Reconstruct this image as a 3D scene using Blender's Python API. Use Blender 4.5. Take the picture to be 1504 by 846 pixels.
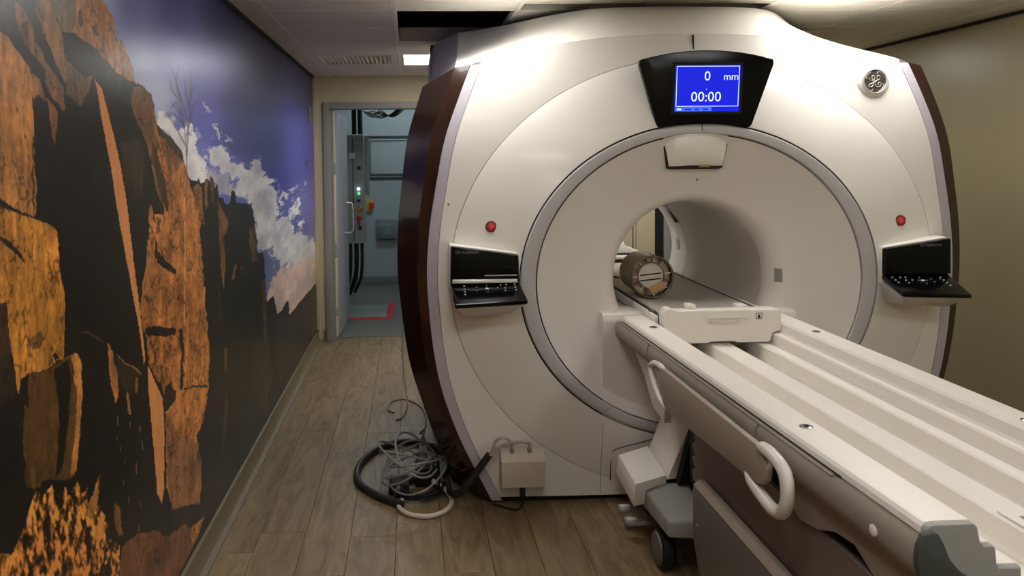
import bpy, bmesh, math, random
import numpy as np
from mathutils import Vector, Matrix

for o in list(bpy.data.objects):
    bpy.data.objects.remove(o, do_unlink=True)
scene = bpy.context.scene
COL = scene.collection
PI = math.pi

# ---------------------------------------------------------------- camera
cam_data = bpy.data.cameras.new('camera')
cam = bpy.data.objects.new('camera', cam_data)
COL.objects.link(cam)
cam_data.sensor_fit = 'HORIZONTAL'
cam_data.sensor_width = 36.0
cam_data.lens = 36.0 * 1150.0 / 1504.0
cam_data.shift_x = 0.06117
cam_data.shift_y = -0.08976
cam_data.clip_start = 0.02
right = Vector((0.99875954, -0.04859222, -0.0108707))
upv = Vector((0.01298387, 0.04338591, 0.99897401))
fwd = Vector((0.04807073, 0.99787597, -0.04396301))
cam.matrix_world = Matrix(((right.x, upv.x, -fwd.x, 0.0), (right.y, upv.y, -fwd.y, 0.0),
                           (right.z, upv.z, -fwd.z, 1.555), (0, 0, 0, 1)))
scene.camera = cam

# ---------------------------------------------------------------- world, exposure
world = bpy.data.worlds.new('world')
scene.world = world
world.use_nodes = True
world.node_tree.nodes['Background'].inputs[0].default_value = (0.5, 0.55, 0.6, 1)
world.node_tree.nodes['Background'].inputs[1].default_value = 0.02
scene.view_settings.view_transform = 'Standard'
scene.view_settings.look = 'None'
scene.view_settings.exposure = 0.32
scene.view_settings.gamma = 1.0
scene.view_settings.use_curve_mapping = False
LAMP_FRONT = 11.0     # ceiling panels over the front of the scanner
LAMP_ROOM = 12.0       # ceiling panels over the table, plus added fill panels behind the camera
LAMP_REAR = 15.0      # ceiling panels behind the scanner
LAMP_PLANT = 6.5      # tube in the equipment room
WARM = (1.0, 0.98, 0.95)
COOL = (0.82, 0.94, 1.0)

# ---------------------------------------------------------------- materials
def lin(c):
    r = []
    for v in c:
        v = v / 255.0
        r.append(v / 12.92 if v <= 0.04045 else ((v + 0.055) / 1.055) ** 2.4)
    return r

MATS = {}
def mat(name, rgb, rough=0.5, metal=0.0, var=0.04, scale=30.0, coat=0.0, bump=0.0, spec=0.5, emit=None, estr=0.0, stretch=None, trans=0.0, ior=1.45):
    if name in MATS:
        return MATS[name]
    m = bpy.data.materials.new(name)
    m.use_nodes = True
    nt = m.node_tree
    b = nt.nodes['Principled BSDF']
    c = lin(rgb)
    b.inputs['Roughness'].default_value = rough
    b.inputs['Metallic'].default_value = metal
    b.inputs['Specular IOR Level'].default_value = spec
    b.inputs['Coat Weight'].default_value = coat
    b.inputs['Coat Roughness'].default_value = 0.06
    b.inputs['Transmission Weight'].default_value = trans
    b.inputs['IOR'].default_value = ior
    tc = nt.nodes.new('ShaderNodeTexCoord')
    mp = nt.nodes.new('ShaderNodeMapping')
    if stretch:
        mp.inputs['Scale'].default_value = stretch
    nt.links.new(tc.outputs['Object'], mp.inputs['Vector'])
    nz = nt.nodes.new('ShaderNodeTexNoise')
    nz.inputs['Scale'].default_value = scale
    nz.inputs['Detail'].default_value = 4
    nt.links.new(mp.outputs['Vector'], nz.inputs['Vector'])
    rp = nt.nodes.new('ShaderNodeValToRGB')
    rp.color_ramp.elements[0].position = 0.3
    rp.color_ramp.elements[1].position = 0.7
    rp.color_ramp.elements[0].color = [max(0, v * (1 - var)) for v in c] + [1]
    rp.color_ramp.elements[1].color = [min(1, v * (1 + var)) for v in c] + [1]
    nt.links.new(nz.outputs['Fac'], rp.inputs['Fac'])
    nt.links.new(rp.outputs['Color'], b.inputs['Base Color'])
    if bump:
        bp = nt.nodes.new('ShaderNodeBump')
        bp.inputs['Strength'].default_value = bump
        bp.inputs['Distance'].default_value = 0.002
        nt.links.new(nz.outputs['Fac'], bp.inputs['Height'])
        nt.links.new(bp.outputs['Normal'], b.inputs['Normal'])
    if emit is not None:
        b.inputs['Emission Color'].default_value = list(emit) + [1]
        b.inputs['Emission Strength'].default_value = estr
    MATS[name] = m
    return m

# ---------------------------------------------------------------- mesh helpers
ORG = {}
class Geo:
    def __init__(s):
        s.v = []; s.f = []
    def add(s, v, f):
        n = len(s.v)
        s.v += [tuple(p) for p in v]
        s.f += [tuple(i + n for i in q) for q in f]
        return s
    def box(s, x0, x1, y0, y1, z0, z1, r=0.0, seg=2):
        bm = bmesh.new()
        bmesh.ops.create_cube(bm, size=1.0)
        for v in bm.verts:
            v.co = Vector(((x0 + x1) / 2 + v.co.x * (x1 - x0), (y0 + y1) / 2 + v.co.y * (y1 - y0), (z0 + z1) / 2 + v.co.z * (z1 - z0)))
        return s._take(bm, r, seg)
    def _take(s, bm, r=0.0, seg=2):
        if r > 0:
            bmesh.ops.bevel(bm, geom=bm.edges[:], offset=r, segments=seg, affect='EDGES', profile=0.6, clamp_overlap=True)
        bm.verts.index_update()
        s.add([tuple(v.co) for v in bm.verts], [[v.index for v in f.verts] for f in bm.faces])
        bm.free()
        return s
    def hexa(s, p, r=0.0, seg=2):
        """eight corners: bottom four counterclockwise, then top four"""
        bm = bmesh.new()
        vs = [bm.verts.new(q) for q in p]
        for q in ((3, 2, 1, 0), (4, 5, 6, 7), (0, 1, 5, 4), (1, 2, 6, 5), (2, 3, 7, 6), (3, 0, 4, 7)):
            bm.faces.new([vs[i] for i in q])
        bmesh.ops.recalc_face_normals(bm, faces=bm.faces[:])
        return s._take(bm, r, seg)
    def prism(s, poly, axis, a0, a1, r=0.0, seg=2):
        """poly in the two other axes (order x,y,z without axis), extruded a0..a1"""
        def P(u, w, a):
            return {'x': (a, u, w), 'y': (u, a, w), 'z': (u, w, a)}[axis]
        bm = bmesh.new()
        A = [bm.verts.new(P(u, w, a0)) for u, w in poly]
        B = [bm.verts.new(P(u, w, a1)) for u, w in poly]
        n = len(poly)
        bm.faces.new(A); bm.faces.new(B[::-1])
        for i in range(n):
            bm.faces.new((A[i], A[(i + 1) % n], B[(i + 1) % n], B[i]))
        bmesh.ops.recalc_face_normals(bm, faces=bm.faces[:])
        return s._take(bm, r, seg)
    def grid(s, rows, close_u=False, close_v=False):
        n, m = len(rows), len(rows[0])
        v = [p for r in rows for p in r]
        f = []
        for i in range(n if close_v else n - 1):
            for j in range(m if close_u else m - 1):
                a = i * m + j; b = i * m + (j + 1) % m
                c = ((i + 1) % n) * m + (j + 1) % m; d = ((i + 1) % n) * m + j
                f.append((a, b, c, d))
        return s.add(v, f)
    def tube(s, pts, r, n=10, closed=False, smooth=6, caps=True):
        P = [Vector(p) for p in pts]
        if smooth > 1:
            P = spline(P, smooth, closed)
        m = len(P)
        rows = []
        t0 = (P[1] - P[0]).normalized()
        nrm = t0.orthogonal().normalized()
        prev = t0
        for i in range(m):
            if closed:
                t = (P[(i + 1) % m] - P[i - 1])
            else:
                t = (P[min(i + 1, m - 1)] - P[max(i - 1, 0)])
            if t.length < 1e-9: t = prev.copy()
            t.normalize()
            ax = prev.cross(t)
            if ax.length > 1e-7:
                nrm = Matrix.Rotation(prev.angle(t), 3, ax.normalized()) @ nrm
            nrm = (nrm - t * nrm.dot(t)).normalized()
            bn = t.cross(nrm)
            rr = r(i / (m - 1)) if callable(r) else r
            rows.append([tuple(P[i] + (nrm * math.cos(a) + bn * math.sin(a)) * rr) for a in [2 * PI * k / n for k in range(n)]])
            prev = t
        base = len(s.v)
        s.grid(rows, close_u=True, close_v=closed)
        if caps and not closed:
            s.f.append(tuple(base + k for k in range(n))[::-1])
            s.f.append(tuple(base + (m - 1) * n + k for k in range(n)))
        return s
    def lathe(s, prof, c, axis='z', n=32, close=False):
        rows = []
        for r, h in prof:
            row = []
            for k in range(n):
                a = 2 * PI * k / n
                u, w = r * math.cos(a), r * math.sin(a)
                p = {'z': (u, w, h), 'y': (u, h, w), 'x': (h, u, w)}[axis]
                row.append((c[0] + p[0], c[1] + p[1], c[2] + p[2]))
            rows.append(row)
        base = len(s.v)
        s.grid(rows, close_u=True)
        if not close:
            if prof[0][0] > 1e-6: s.f.append(tuple(base + k for k in range(n)))
            if prof[-1][0] > 1e-6: s.f.append(tuple(base + (len(prof) - 1) * n + k for k in range(n)))
        return s
    def map(s, fn):
        s.v = [tuple(fn(Vector(p))) for p in s.v]
        return s

def spline(P, k, closed=False):
    m = len(P); out = []
    rng = range(m if closed else m - 1)
    for i in rng:
        if closed:
            p0, p1, p2, p3 = P[i - 1], P[i], P[(i + 1) % m], P[(i + 2) % m]
        else:
            p0, p1, p2, p3 = P[max(i - 1, 0)], P[i], P[i + 1], P[min(i + 2, m - 1)]
        for j in range(k):
            t = j / k
            out.append(0.5 * ((2 * p1) + (p2 - p0) * t + (2 * p0 - 5 * p1 + 4 * p2 - p3) * t * t + (3 * p1 - p0 - 3 * p2 + p3) * t ** 3))
    if not closed: out.append(P[-1])
    return out

def root_of(p):
    while p.parent: p = p.parent
    return p

def empty(name, loc):
    o = bpy.data.objects.new(name, None)
    COL.objects.link(o)
    o.location = loc
    o.empty_display_size = 0.1
    ORG[o.name] = Vector(loc)
    return o

def build(name, g, m, parent=None, smooth=35, recalc=True):
    """link a Geo (world coordinates) as one mesh object"""
    me = bpy.data.meshes.new(name)
    if parent is not None:
        org = ORG[parent.name]
    else:
        a = np.array(g.v)
        lo, hi = a.min(0), a.max(0)
        org = Vector(((lo[0] + hi[0]) / 2, (lo[1] + hi[1]) / 2, lo[2]))
    vv = [(p[0] - org[0], p[1] - org[1], p[2] - org[2]) for p in g.v]
    me.from_pydata(vv, [], g.f)
    if recalc:
        bm = bmesh.new(); bm.from_mesh(me)
        bmesh.ops.recalc_face_normals(bm, faces=bm.faces[:])
        bm.to_mesh(me); bm.free()
    if smooth:
        me.polygons.foreach_set('use_smooth', [True] * len(me.polygons))
        me.set_sharp_from_angle(angle=math.radians(smooth))
    me.update()
    if m is not None: me.materials.append(m)
    o = bpy.data.objects.new(name, me)
    COL.objects.link(o)
    if parent is not None:
        o.parent = parent
    else:
        o.location = org
    ORG[o.name] = Vector(org)
    return o

def tag(o, label=None, cat=None, group=None, kind=None):
    if label: o['label'] = label
    if cat: o['category'] = cat
    if group: o['group'] = group
    if kind: o['kind'] = kind
    return o

def struct(name, g, m, parent=None, smooth=35):
    o = build(name, g, m, parent, smooth)
    if parent is None: o['kind'] = 'structure'
    return o

def text_geo(txt, size, fn, extrude=0.0):
    """letters as mesh; fn maps (u right, v up, depth) to world"""
    cu = bpy.data.curves.new('lettering', 'FONT')
    cu.body = txt; cu.size = size; cu.align_x = 'CENTER'; cu.align_y = 'CENTER'; cu.resolution_u = 3
    cu.extrude = extrude
    to = bpy.data.objects.new('lettering_tmp', cu)
    COL.objects.link(to)
    dg = bpy.context.evaluated_depsgraph_get()
    me = bpy.data.meshes.new_from_object(to.evaluated_get(dg))
    g = Geo()
    g.add([fn(*v.co) for v in me.vertices], [tuple(p.vertices) for p in me.polygons])
    bpy.data.objects.remove(to, do_unlink=True); bpy.data.curves.remove(cu); bpy.data.meshes.remove(me)
    return g

def interp(x, xs, ys):
    return float(np.interp(x, xs, ys))

# palette
M_white = mat('white_shell', (232, 228, 220), 0.34, var=0.015, scale=8, coat=0.15)
M_disc = mat('grey_white_shell', (224, 218, 211), 0.45, var=0.015, scale=8)
M_hoodside = mat('lilac_grey_shell', (216, 209, 212), 0.5, var=0.02)
M_ring = mat('silver_grey_trim', (190, 188, 187), 0.42, metal=0.0, var=0.02)
M_strip = mat('lilac_edge_trim', (186, 180, 188), 0.42, var=0.02)
M_brown = mat('brown_gloss_panel', (48, 30, 23), 0.18, var=0.35, scale=3.0, stretch=(4, 4, 0.6), coat=0.4)
M_black = mat('black_gloss', (7, 7, 8), 0.14, var=0.1, coat=0.0, spec=0.28)
M_blackmatte = mat('black_matte', (14, 13, 12), 0.7, var=0.2)
M_gap = mat('dark_joint', (38, 34, 32), 0.8, var=0.1)
M_chrome = mat('chrome', (205, 205, 205), 0.12, metal=1.0, var=0.02)
M_table = mat('table_white', (228, 222, 212), 0.42, var=0.015, scale=8)
M_bump = mat('table_bumper', (142, 133, 121), 0.45, var=0.03)
M_board = mat('table_side_board', (150, 138, 124), 0.5, var=0.03)
M_handle = mat('handle_white', (208, 202, 192), 0.35, var=0.02)
M_grey = mat('chassis_grey', (138, 135, 128), 0.5, var=0.04)
M_greydk = mat('chassis_dark_grey', (98, 93, 86), 0.42, var=0.05)
M_bellow = mat('bellows_brown_grey', (112, 98, 90), 0.45, var=0.05)
M_teal = mat('end_cap_dark', (64, 70, 68), 0.5, var=0.05)
M_endgrey = mat('end_cap_grey', (150, 150, 146), 0.5, var=0.04)
M_cream = mat('cream_wall', (176, 166, 132), 0.32, var=0.03, scale=2.0)
M_creamback = mat('cream_back_wall', (188, 178, 148), 0.55, var=0.03, scale=2.0)
M_frame = mat('grey_door_frame', (140, 138, 132), 0.5, var=0.03)
M_ceil = mat('ceiling_tile', (216, 211, 200), 0.85, var=0.05, scale=160, bump=0.15)
M_tbar = mat('ceiling_bar', (226, 221, 210), 0.6, var=0.03)
M_skirt = mat('baseboard_vinyl', (112, 100, 78), 0.5, var=0.06, scale=12)
M_plant = mat('plant_wall', (150, 160, 162), 0.6, var=0.03)
M_cab = mat('grey_cabinet', (140, 150, 152), 0.45, var=0.03)
M_rubber = mat('black_rubber', (22, 21, 20), 0.6, var=0.2)
M_red = mat('red_button', (196, 52, 50), 0.35, var=0.05)
M_redtape = mat('red_tape', (190, 34, 54), 0.5, var=0.06)
M_silver = mat('silver_paint', (200, 198, 192), 0.3, metal=0.4, var=0.02)
M_badge = mat('badge_dark', (84, 78, 72), 0.35, metal=0.3, var=0.05)

# ================================================================ ROOM
WX, RX, BY, FY, CZ = -0.843, 3.15, 6.85, -1.6, 2.303

# floor slab and planks
floor = struct('floor', Geo().box(WX, RX, FY, BY + 0.12, -0.12, -0.006), mat('floor_screed', (40, 34, 28), 0.8))
def wood_material():
    m = bpy.data.materials.new('wood_plank'); m.use_nodes = True
    nt = m.node_tree; b = nt.nodes['Principled BSDF']
    oi = nt.nodes.new('ShaderNodeObjectInfo'); tc = nt.nodes.new('ShaderNodeTexCoord')
    sc = nt.nodes.new('ShaderNodeVectorMath'); sc.operation = 'SCALE'; sc.inputs['Scale'].default_value = 37.0
    cmb = nt.nodes.new('ShaderNodeCombineXYZ')
    for k in range(3): nt.links.new(oi.outputs['Random'], cmb.inputs[k])
    nt.links.new(cmb.outputs[0], sc.inputs[0])
    ad = nt.nodes.new('ShaderNodeVectorMath'); ad.operation = 'ADD'
    nt.links.new(tc.outputs['Object'], ad.inputs[0]); nt.links.new(sc.outputs[0], ad.inputs[1])
    mp = nt.nodes.new('ShaderNodeMapping'); mp.inputs['Scale'].default_value = (9.0, 1.5, 1.0)
    nt.links.new(ad.outputs[0], mp.inputs['Vector'])
    n1 = nt.nodes.new('ShaderNodeTexNoise'); n1.inputs['Scale'].default_value = 2.2; n1.inputs['Detail'].default_value = 8; n1.inputs['Distortion'].default_value = 1.2
    nt.links.new(mp.outputs[0], n1.inputs['Vector'])
    mp2 = nt.nodes.new('ShaderNodeMapping'); mp2.inputs['Scale'].default_value = (60.0, 4.0, 1.0)
    nt.links.new(ad.outputs[0], mp2.inputs['Vector'])
    n2 = nt.nodes.new('ShaderNodeTexNoise'); n2.inputs['Scale'].default_value = 2.0; n2.inputs['Detail'].default_value = 4
    nt.links.new(mp2.outputs[0], n2.inputs['Vector'])
    r1 = nt.nodes.new('ShaderNodeValToRGB')
    e = r1.color_ramp.elements
    e[0].position = 0.28; e[0].color = lin((118, 98, 68)) + [1]
    e[1].position = 0.72; e[1].color = lin((172, 149, 112)) + [1]
    x = e.new(0.5); x.color = lin((150, 127, 92)) + [1]
    nt.links.new(n1.outputs['Fac'], r1.inputs['Fac'])
    mx = nt.nodes.new('ShaderNodeMix'); mx.data_type = 'RGBA'; mx.blend_type = 'MULTIPLY'
    mx.inputs['Factor'].default_value = 0.35
    nt.links.new(r1.outputs['Color'], mx.inputs[6]); nt.links.new(n2.outputs['Fac'], mx.inputs[7])
    hv = nt.nodes.new('ShaderNodeHueSaturation')
    mr = nt.nodes.new('ShaderNodeMapRange'); mr.inputs[3].default_value = 0.78; mr.inputs[4].default_value = 0.96
    nt.links.new(oi.outputs['Random'], mr.inputs[0]); nt.links.new(mr.outputs[0], hv.inputs['Value'])
    nt.links.new(mx.outputs[2], hv.inputs['Color'])
    nt.links.new(hv.outputs['Color'], b.inputs['Base Color'])
    b.inputs['Roughness'].default_value = 0.42
    b.inputs['Specular IOR Level'].default_value = 0.4
    return m
M_wood = wood_material()
PWD, PLN = 0.19, 1.25
pm = None
rnd = random.Random(4)
nx = int(math.ceil((RX - WX) / PWD))
for i in range(nx):
    off = rnd.random() * PLN
    y = FY - off
    while y < BY + 0.1:
        y0, y1 = max(y, FY), min(y + PLN, BY + 0.1)
        x0, x1 = WX + i * PWD, min(WX + (i + 1) * PWD, RX)
        if y1 - y0 > 0.05 and x1 - x0 > 0.02:
            full = abs((y1 - y0) - PLN) < 1e-6 and abs((x1 - x0) - PWD) < 1e-6
            if full and pm is not None:
                o = bpy.data.objects.new('plank', pm); COL.objects.link(o)
            else:
                w, l = (x1 - x0) / 2 - 0.0006, (y1 - y0) / 2 - 0.0006
                t = 0.0015
                me = bpy.data.meshes.new('plank')
                v = [(-w, -l, -0.006), (w, -l, -0.006), (w, l, -0.006), (-w, l, -0.006), (-w, -l, -t), (w, -l, -t), (w, l, -t), (-w, l, -t),
                     (-w + t, -l + t, 0), (w - t, -l + t, 0), (w - t, l - t, 0), (-w + t, l - t, 0)]
                f = [(8, 9, 10, 11), (4, 5, 9, 8), (5, 6, 10, 9), (6, 7, 11, 10), (7, 4, 8, 11), (0, 1, 5, 4), (1, 2, 6, 5), (2, 3, 7, 6), (3, 0, 4, 7), (3, 2, 1, 0)]
                me.from_pydata(v, [], f); me.materials.append(M_wood)
                o = bpy.data.objects.new('plank', me); COL.objects.link(o)
                if full: pm = me
            o.parent = floor
            o.location = Vector(((x0 + x1) / 2, (y0 + y1) / 2, 0.0)) - floor.location
        y += PLN

# walls
struct('wall_left', Geo().box(WX - 0.12, WX - 0.004, FY, BY + 0.12, -0.12, 2.75), M_creamback)
struct('wall_right', Geo().box(RX, RX + 0.12, FY, BY + 0.12, -0.12, 2.75), M_cream)
struct('wall_front', Geo().box(WX - 0.12, RX + 0.12, FY - 0.12, FY, -0.12, 2.75), M_creamback)
DX0, DX1, DZ = -0.70, 0.26, 2.02
wb = struct('wall_back', Geo().box(WX, DX0 - 0.005, BY, BY + 0.12, 0, 2.75), M_creamback)
build('lintel_panel', Geo().box(DX0 - 0.005, DX1 + 0.005, BY, BY + 0.12, DZ + 0.005, 2.75), M_creamback, wb)
build('wall_panel', Geo().box(DX1 + 0.005, 1.955, BY, BY + 0.12, 0, 2.75), M_creamback, wb)
build('wall_panel', Geo().box(1.965, RX, BY, BY + 0.12, 0, 2.75), M_creamback, wb)
build('corner_strip', Geo().box(WX + 0.001, WX + 0.03, BY - 0.03, BY - 0.001, 0.1, CZ, 0.004), M_creamback, wb)
# frame of the open doorway
fr = Geo()
for (a, b_) in ((DX0 - 0.058, DX0), (DX1, DX1 + 0.058)):
    fr.box(a, b_, BY - 0.02, BY + 0.135, 0, DZ + 0.058, 0.004)
fr.box(DX0, DX1, BY - 0.02, BY + 0.135, DZ, DZ + 0.058, 0.004)
t1 = struct('trim_1', fr, M_frame)
build('door_stop', Geo().box(DX0 + 0.001, DX0 + 0.02, BY + 0.05, BY + 0.13, 0.0, DZ), M_frame, t1)
# right of the bore: closet frame on the back wall
t2 = struct('trim_2', Geo().box(2.23, 2.30, BY - 0.03, BY - 0.001, 0, 2.1, 0.004), M_frame)
build('dark_opening', Geo().box(2.155, 2.228, BY - 0.012, BY - 0.001, 0, 2.1), M_blackmatte, t2)
build('door_edge', Geo().box(1.985, 2.15, BY - 0.025, BY - 0.001, 0.0, 2.1, 0.003), M_creamback, t2)

# baseboards
bl = Geo().prism([(WX + 0.001, 0.0), (WX + 0.055, 0.0), (WX + 0.052, 0.006), (WX + 0.03, 0.012), (WX + 0.016, 0.03), (WX + 0.012, 0.085), (WX + 0.001, 0.088)], 'y', FY, BY - 0.001)
struct('baseboard_left', bl, M_skirt)
struct('baseboard_back', Geo().box(WX + 0.06, DX0 - 0.06, BY - 0.014, BY - 0.001, 0, 0.09, 0.003).box(DX1 + 0.06, 1.95, BY - 0.014, BY - 0.001, 0, 0.09, 0.003), M_skirt)
struct('baseboard_right', Geo().box(RX - 0.014, RX - 0.001, FY, BY - 0.02, 0, 0.09, 0.003), M_skirt)

# ceiling: dark plenum, bars and tiles
ceiling = struct('ceiling', Geo().box(WX - 0.12, RX + 0.12, FY - 0.12, BY + 0.12, 2.75, 2.80), M_blackmatte)
XL = [WX, -0.70, -0.075, 0.535, 1.145, 1.755, 2.365, 2.975, RX]
YL = [FY, -1.1, -0.5, 0.1, 0.7, 1.3, 1.9, 2.45, 3.05, 3.655, 3.72, 3.9, 4.4, 4.9, 5.46, 6.07, 6.6, BY]
PANELS = {}
for (i, j, s_) in ((2, 8, 'F'), (5, 8, 'F'), (2, 14, 'B'), (5, 14, 'B'), (2, 4, 'R'), (5, 4, 'R'), (2, 1, 'R'), (5, 1, 'R')):
    PANELS[(i, j)] = s_
VENT = (1, 14)
tile_cache = {}
for i in range(len(XL) - 1):
    for j in range(len(YL) - 1):
        if (i, j) in PANELS or (i, j) == VENT: continue
        if i == 2 and j in (11, 12): continue          # missing tiles: dark opening
        if i in (3, 4) and j == 10: continue           # slot above the scanner
        w, l = XL[i + 1] - XL[i] - 0.006, YL[j + 1] - YL[j] - 0.006
        key = (round(w, 3), round(l, 3))
        if key not in tile_cache:
            g = Geo().box(-w / 2, w / 2, -l / 2, l / 2, 0.0, 0.018, 0.003, 1)
            me = bpy.data.meshes.new('ceiling_tile'); me.from_pydata(g.v, [], g.f); me.materials.append(M_ceil)
            tile_cache[key] = me
        o = bpy.data.objects.new('ceiling_tile', tile_cache[key]); COL.objects.link(o)
        o.parent = ceiling
        o.location = Vector(((XL[i] + XL[i + 1]) / 2, (YL[j] + YL[j + 1]) / 2, CZ)) - ceiling.location
for x in XL[1:-1]:
    build('ceiling_bar', Geo().box(x - 0.011, x + 0.011, FY, BY, CZ - 0.0035, CZ + 0.03), M_tbar, ceiling)
for y in YL[1:-1]:
    g = Geo()
    if abs(y - 4.4) < 1e-6: segs = ((WX, XL[2]), (XL[3], RX))
    elif abs(y - 3.72) < 1e-6: segs = ((XL[3], XL[5]),)
    else: segs = ((WX, RX),)
    for a, b_ in segs: g.box(a, b_, y - 0.009, y + 0.009, CZ - 0.003, CZ + 0.03)
    build('ceiling_bar', g, M_tbar, ceiling)
build('opening_edge', Geo().box(XL[2] + 0.012, XL[3] - 0.012, 4.875, 4.889, CZ - 0.002, CZ + 0.08), M_tbar, ceiling)
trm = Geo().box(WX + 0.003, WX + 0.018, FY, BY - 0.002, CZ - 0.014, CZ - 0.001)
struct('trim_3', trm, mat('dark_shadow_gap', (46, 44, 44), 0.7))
struct('trim_4', Geo().box(RX - 0.016, RX - 0.002, FY, BY - 0.002, CZ - 0.02, CZ - 0.004), M_gap)

# ceiling light panels
def light_panel(i, j, strength, label, group):
    x0, x1, y0, y1 = XL[i] + 0.013, XL[i + 1] - 0.013, YL[j] + 0.011, YL[j + 1] - 0.011
    e = empty('ceiling_light', ((x0 + x1) / 2, (y0 + y1) / 2, CZ - 0.004))
    tag(e, label, 'ceiling light', group)
    f = 0.02
    g = Geo().box(x0, x1, y0, y0 + f, CZ - 0.004, CZ + 0.02).box(x0, x1, y1 - f, y1, CZ - 0.004, CZ + 0.02)
    g.box(x0, x0 + f, y0 + f, y1 - f, CZ - 0.004, CZ + 0.02).box(x1 - f, x1, y0 + f, y1 - f, CZ - 0.004, CZ + 0.02)
    build('frame', g, M_tbar, e)
    dm = mat('light_diffuser_%s' % strength, (240, 240, 235), 0.6, emit=WARM, estr=strength)
    build('diffuser', Geo().box(x0 + f, x1 - f, y0 + f, y1 - f, CZ + 0.001, CZ + 0.012), dm, e)
    build('housing', Geo().box(x0, x1, y0, y1, CZ + 0.021, CZ + 0.05), M_tbar, e)
light_panel(2, 14, LAMP_REAR, 'square white ceiling light lit behind the scanner near the doorway', 'square ceiling light panels')
light_panel(5, 14, LAMP_REAR, 'square ceiling light lit behind the scanner on the right', 'square ceiling light panels')
light_panel(2, 8, LAMP_FRONT, 'square ceiling light just in front of the scanner, mural side', 'square ceiling light panels')
light_panel(5, 8, LAMP_FRONT, 'square ceiling light just in front of the scanner, right wall side', 'square ceiling light panels')
light_panel(2, 4, LAMP_ROOM, 'square ceiling light beside the foot of the table, mural side', 'square ceiling light panels')
light_panel(2, 1, LAMP_ROOM, 'added unseen fill panel in the ceiling behind the photographer, mural side', 'square ceiling light panels')  # added fill panel out of view, brightens faces turned to the camera
light_panel(5, 1, LAMP_ROOM, 'added unseen fill panel in the ceiling behind the photographer, right wall side', 'square ceiling light panels')  # second added fill panel, evens out the room light
light_panel(5, 4, LAMP_ROOM, 'square ceiling light above the foot of the table, right side', 'square ceiling light panels')

# air vent
vx0, vx1, vy0, vy1 = XL[1] + 0.013, XL[2] - 0.013, YL[14] + 0.011, YL[15] - 0.011
ve = empty('ceiling_vent', ((vx0 + vx1) / 2, (vy0 + vy1) / 2, CZ - 0.003))
tag(ve, 'pale slatted air vent set in the ceiling near the doorway', 'vent')
g = Geo().box(vx0, vx1, vy0, vy0 + 0.05, CZ - 0.003, CZ + 0.012).box(vx0, vx1, vy1 - 0.05, vy1, CZ - 0.003, CZ + 0.012)
g.box(vx0, vx0 + 0.05, vy0 + 0.05, vy1 - 0.05, CZ - 0.003, CZ + 0.012).box(vx1 - 0.05, vx1, vy0 + 0.05, vy1 - 0.05, CZ - 0.003, CZ + 0.012)
build('vent_frame', g, M_ceil, ve)
build('vent_back', Geo().box(vx0, vx1, vy0, vy1, CZ + 0.03, CZ + 0.035), M_gap, ve)
nsl = 16
for k in range(nsl):
    x = vx0 + 0.06 + (vx1 - vx0 - 0.12) * k / (nsl - 1)
    g = Geo().hexa([(x - 0.012, vy0 + 0.05, CZ + 0.001), (x - 0.006, vy0 + 0.05, CZ), (x - 0.006, vy1 - 0.05, CZ), (x - 0.012, vy1 - 0.05, CZ + 0.001),
                    (x + 0.006, vy0 + 0.05, CZ + 0.022), (x + 0.012, vy0 + 0.05, CZ + 0.021), (x + 0.012, vy1 - 0.05, CZ + 0.021), (x + 0.006, vy1 - 0.05, CZ + 0.022)])
    build('slat', g, M_ceil, ve)

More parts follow.
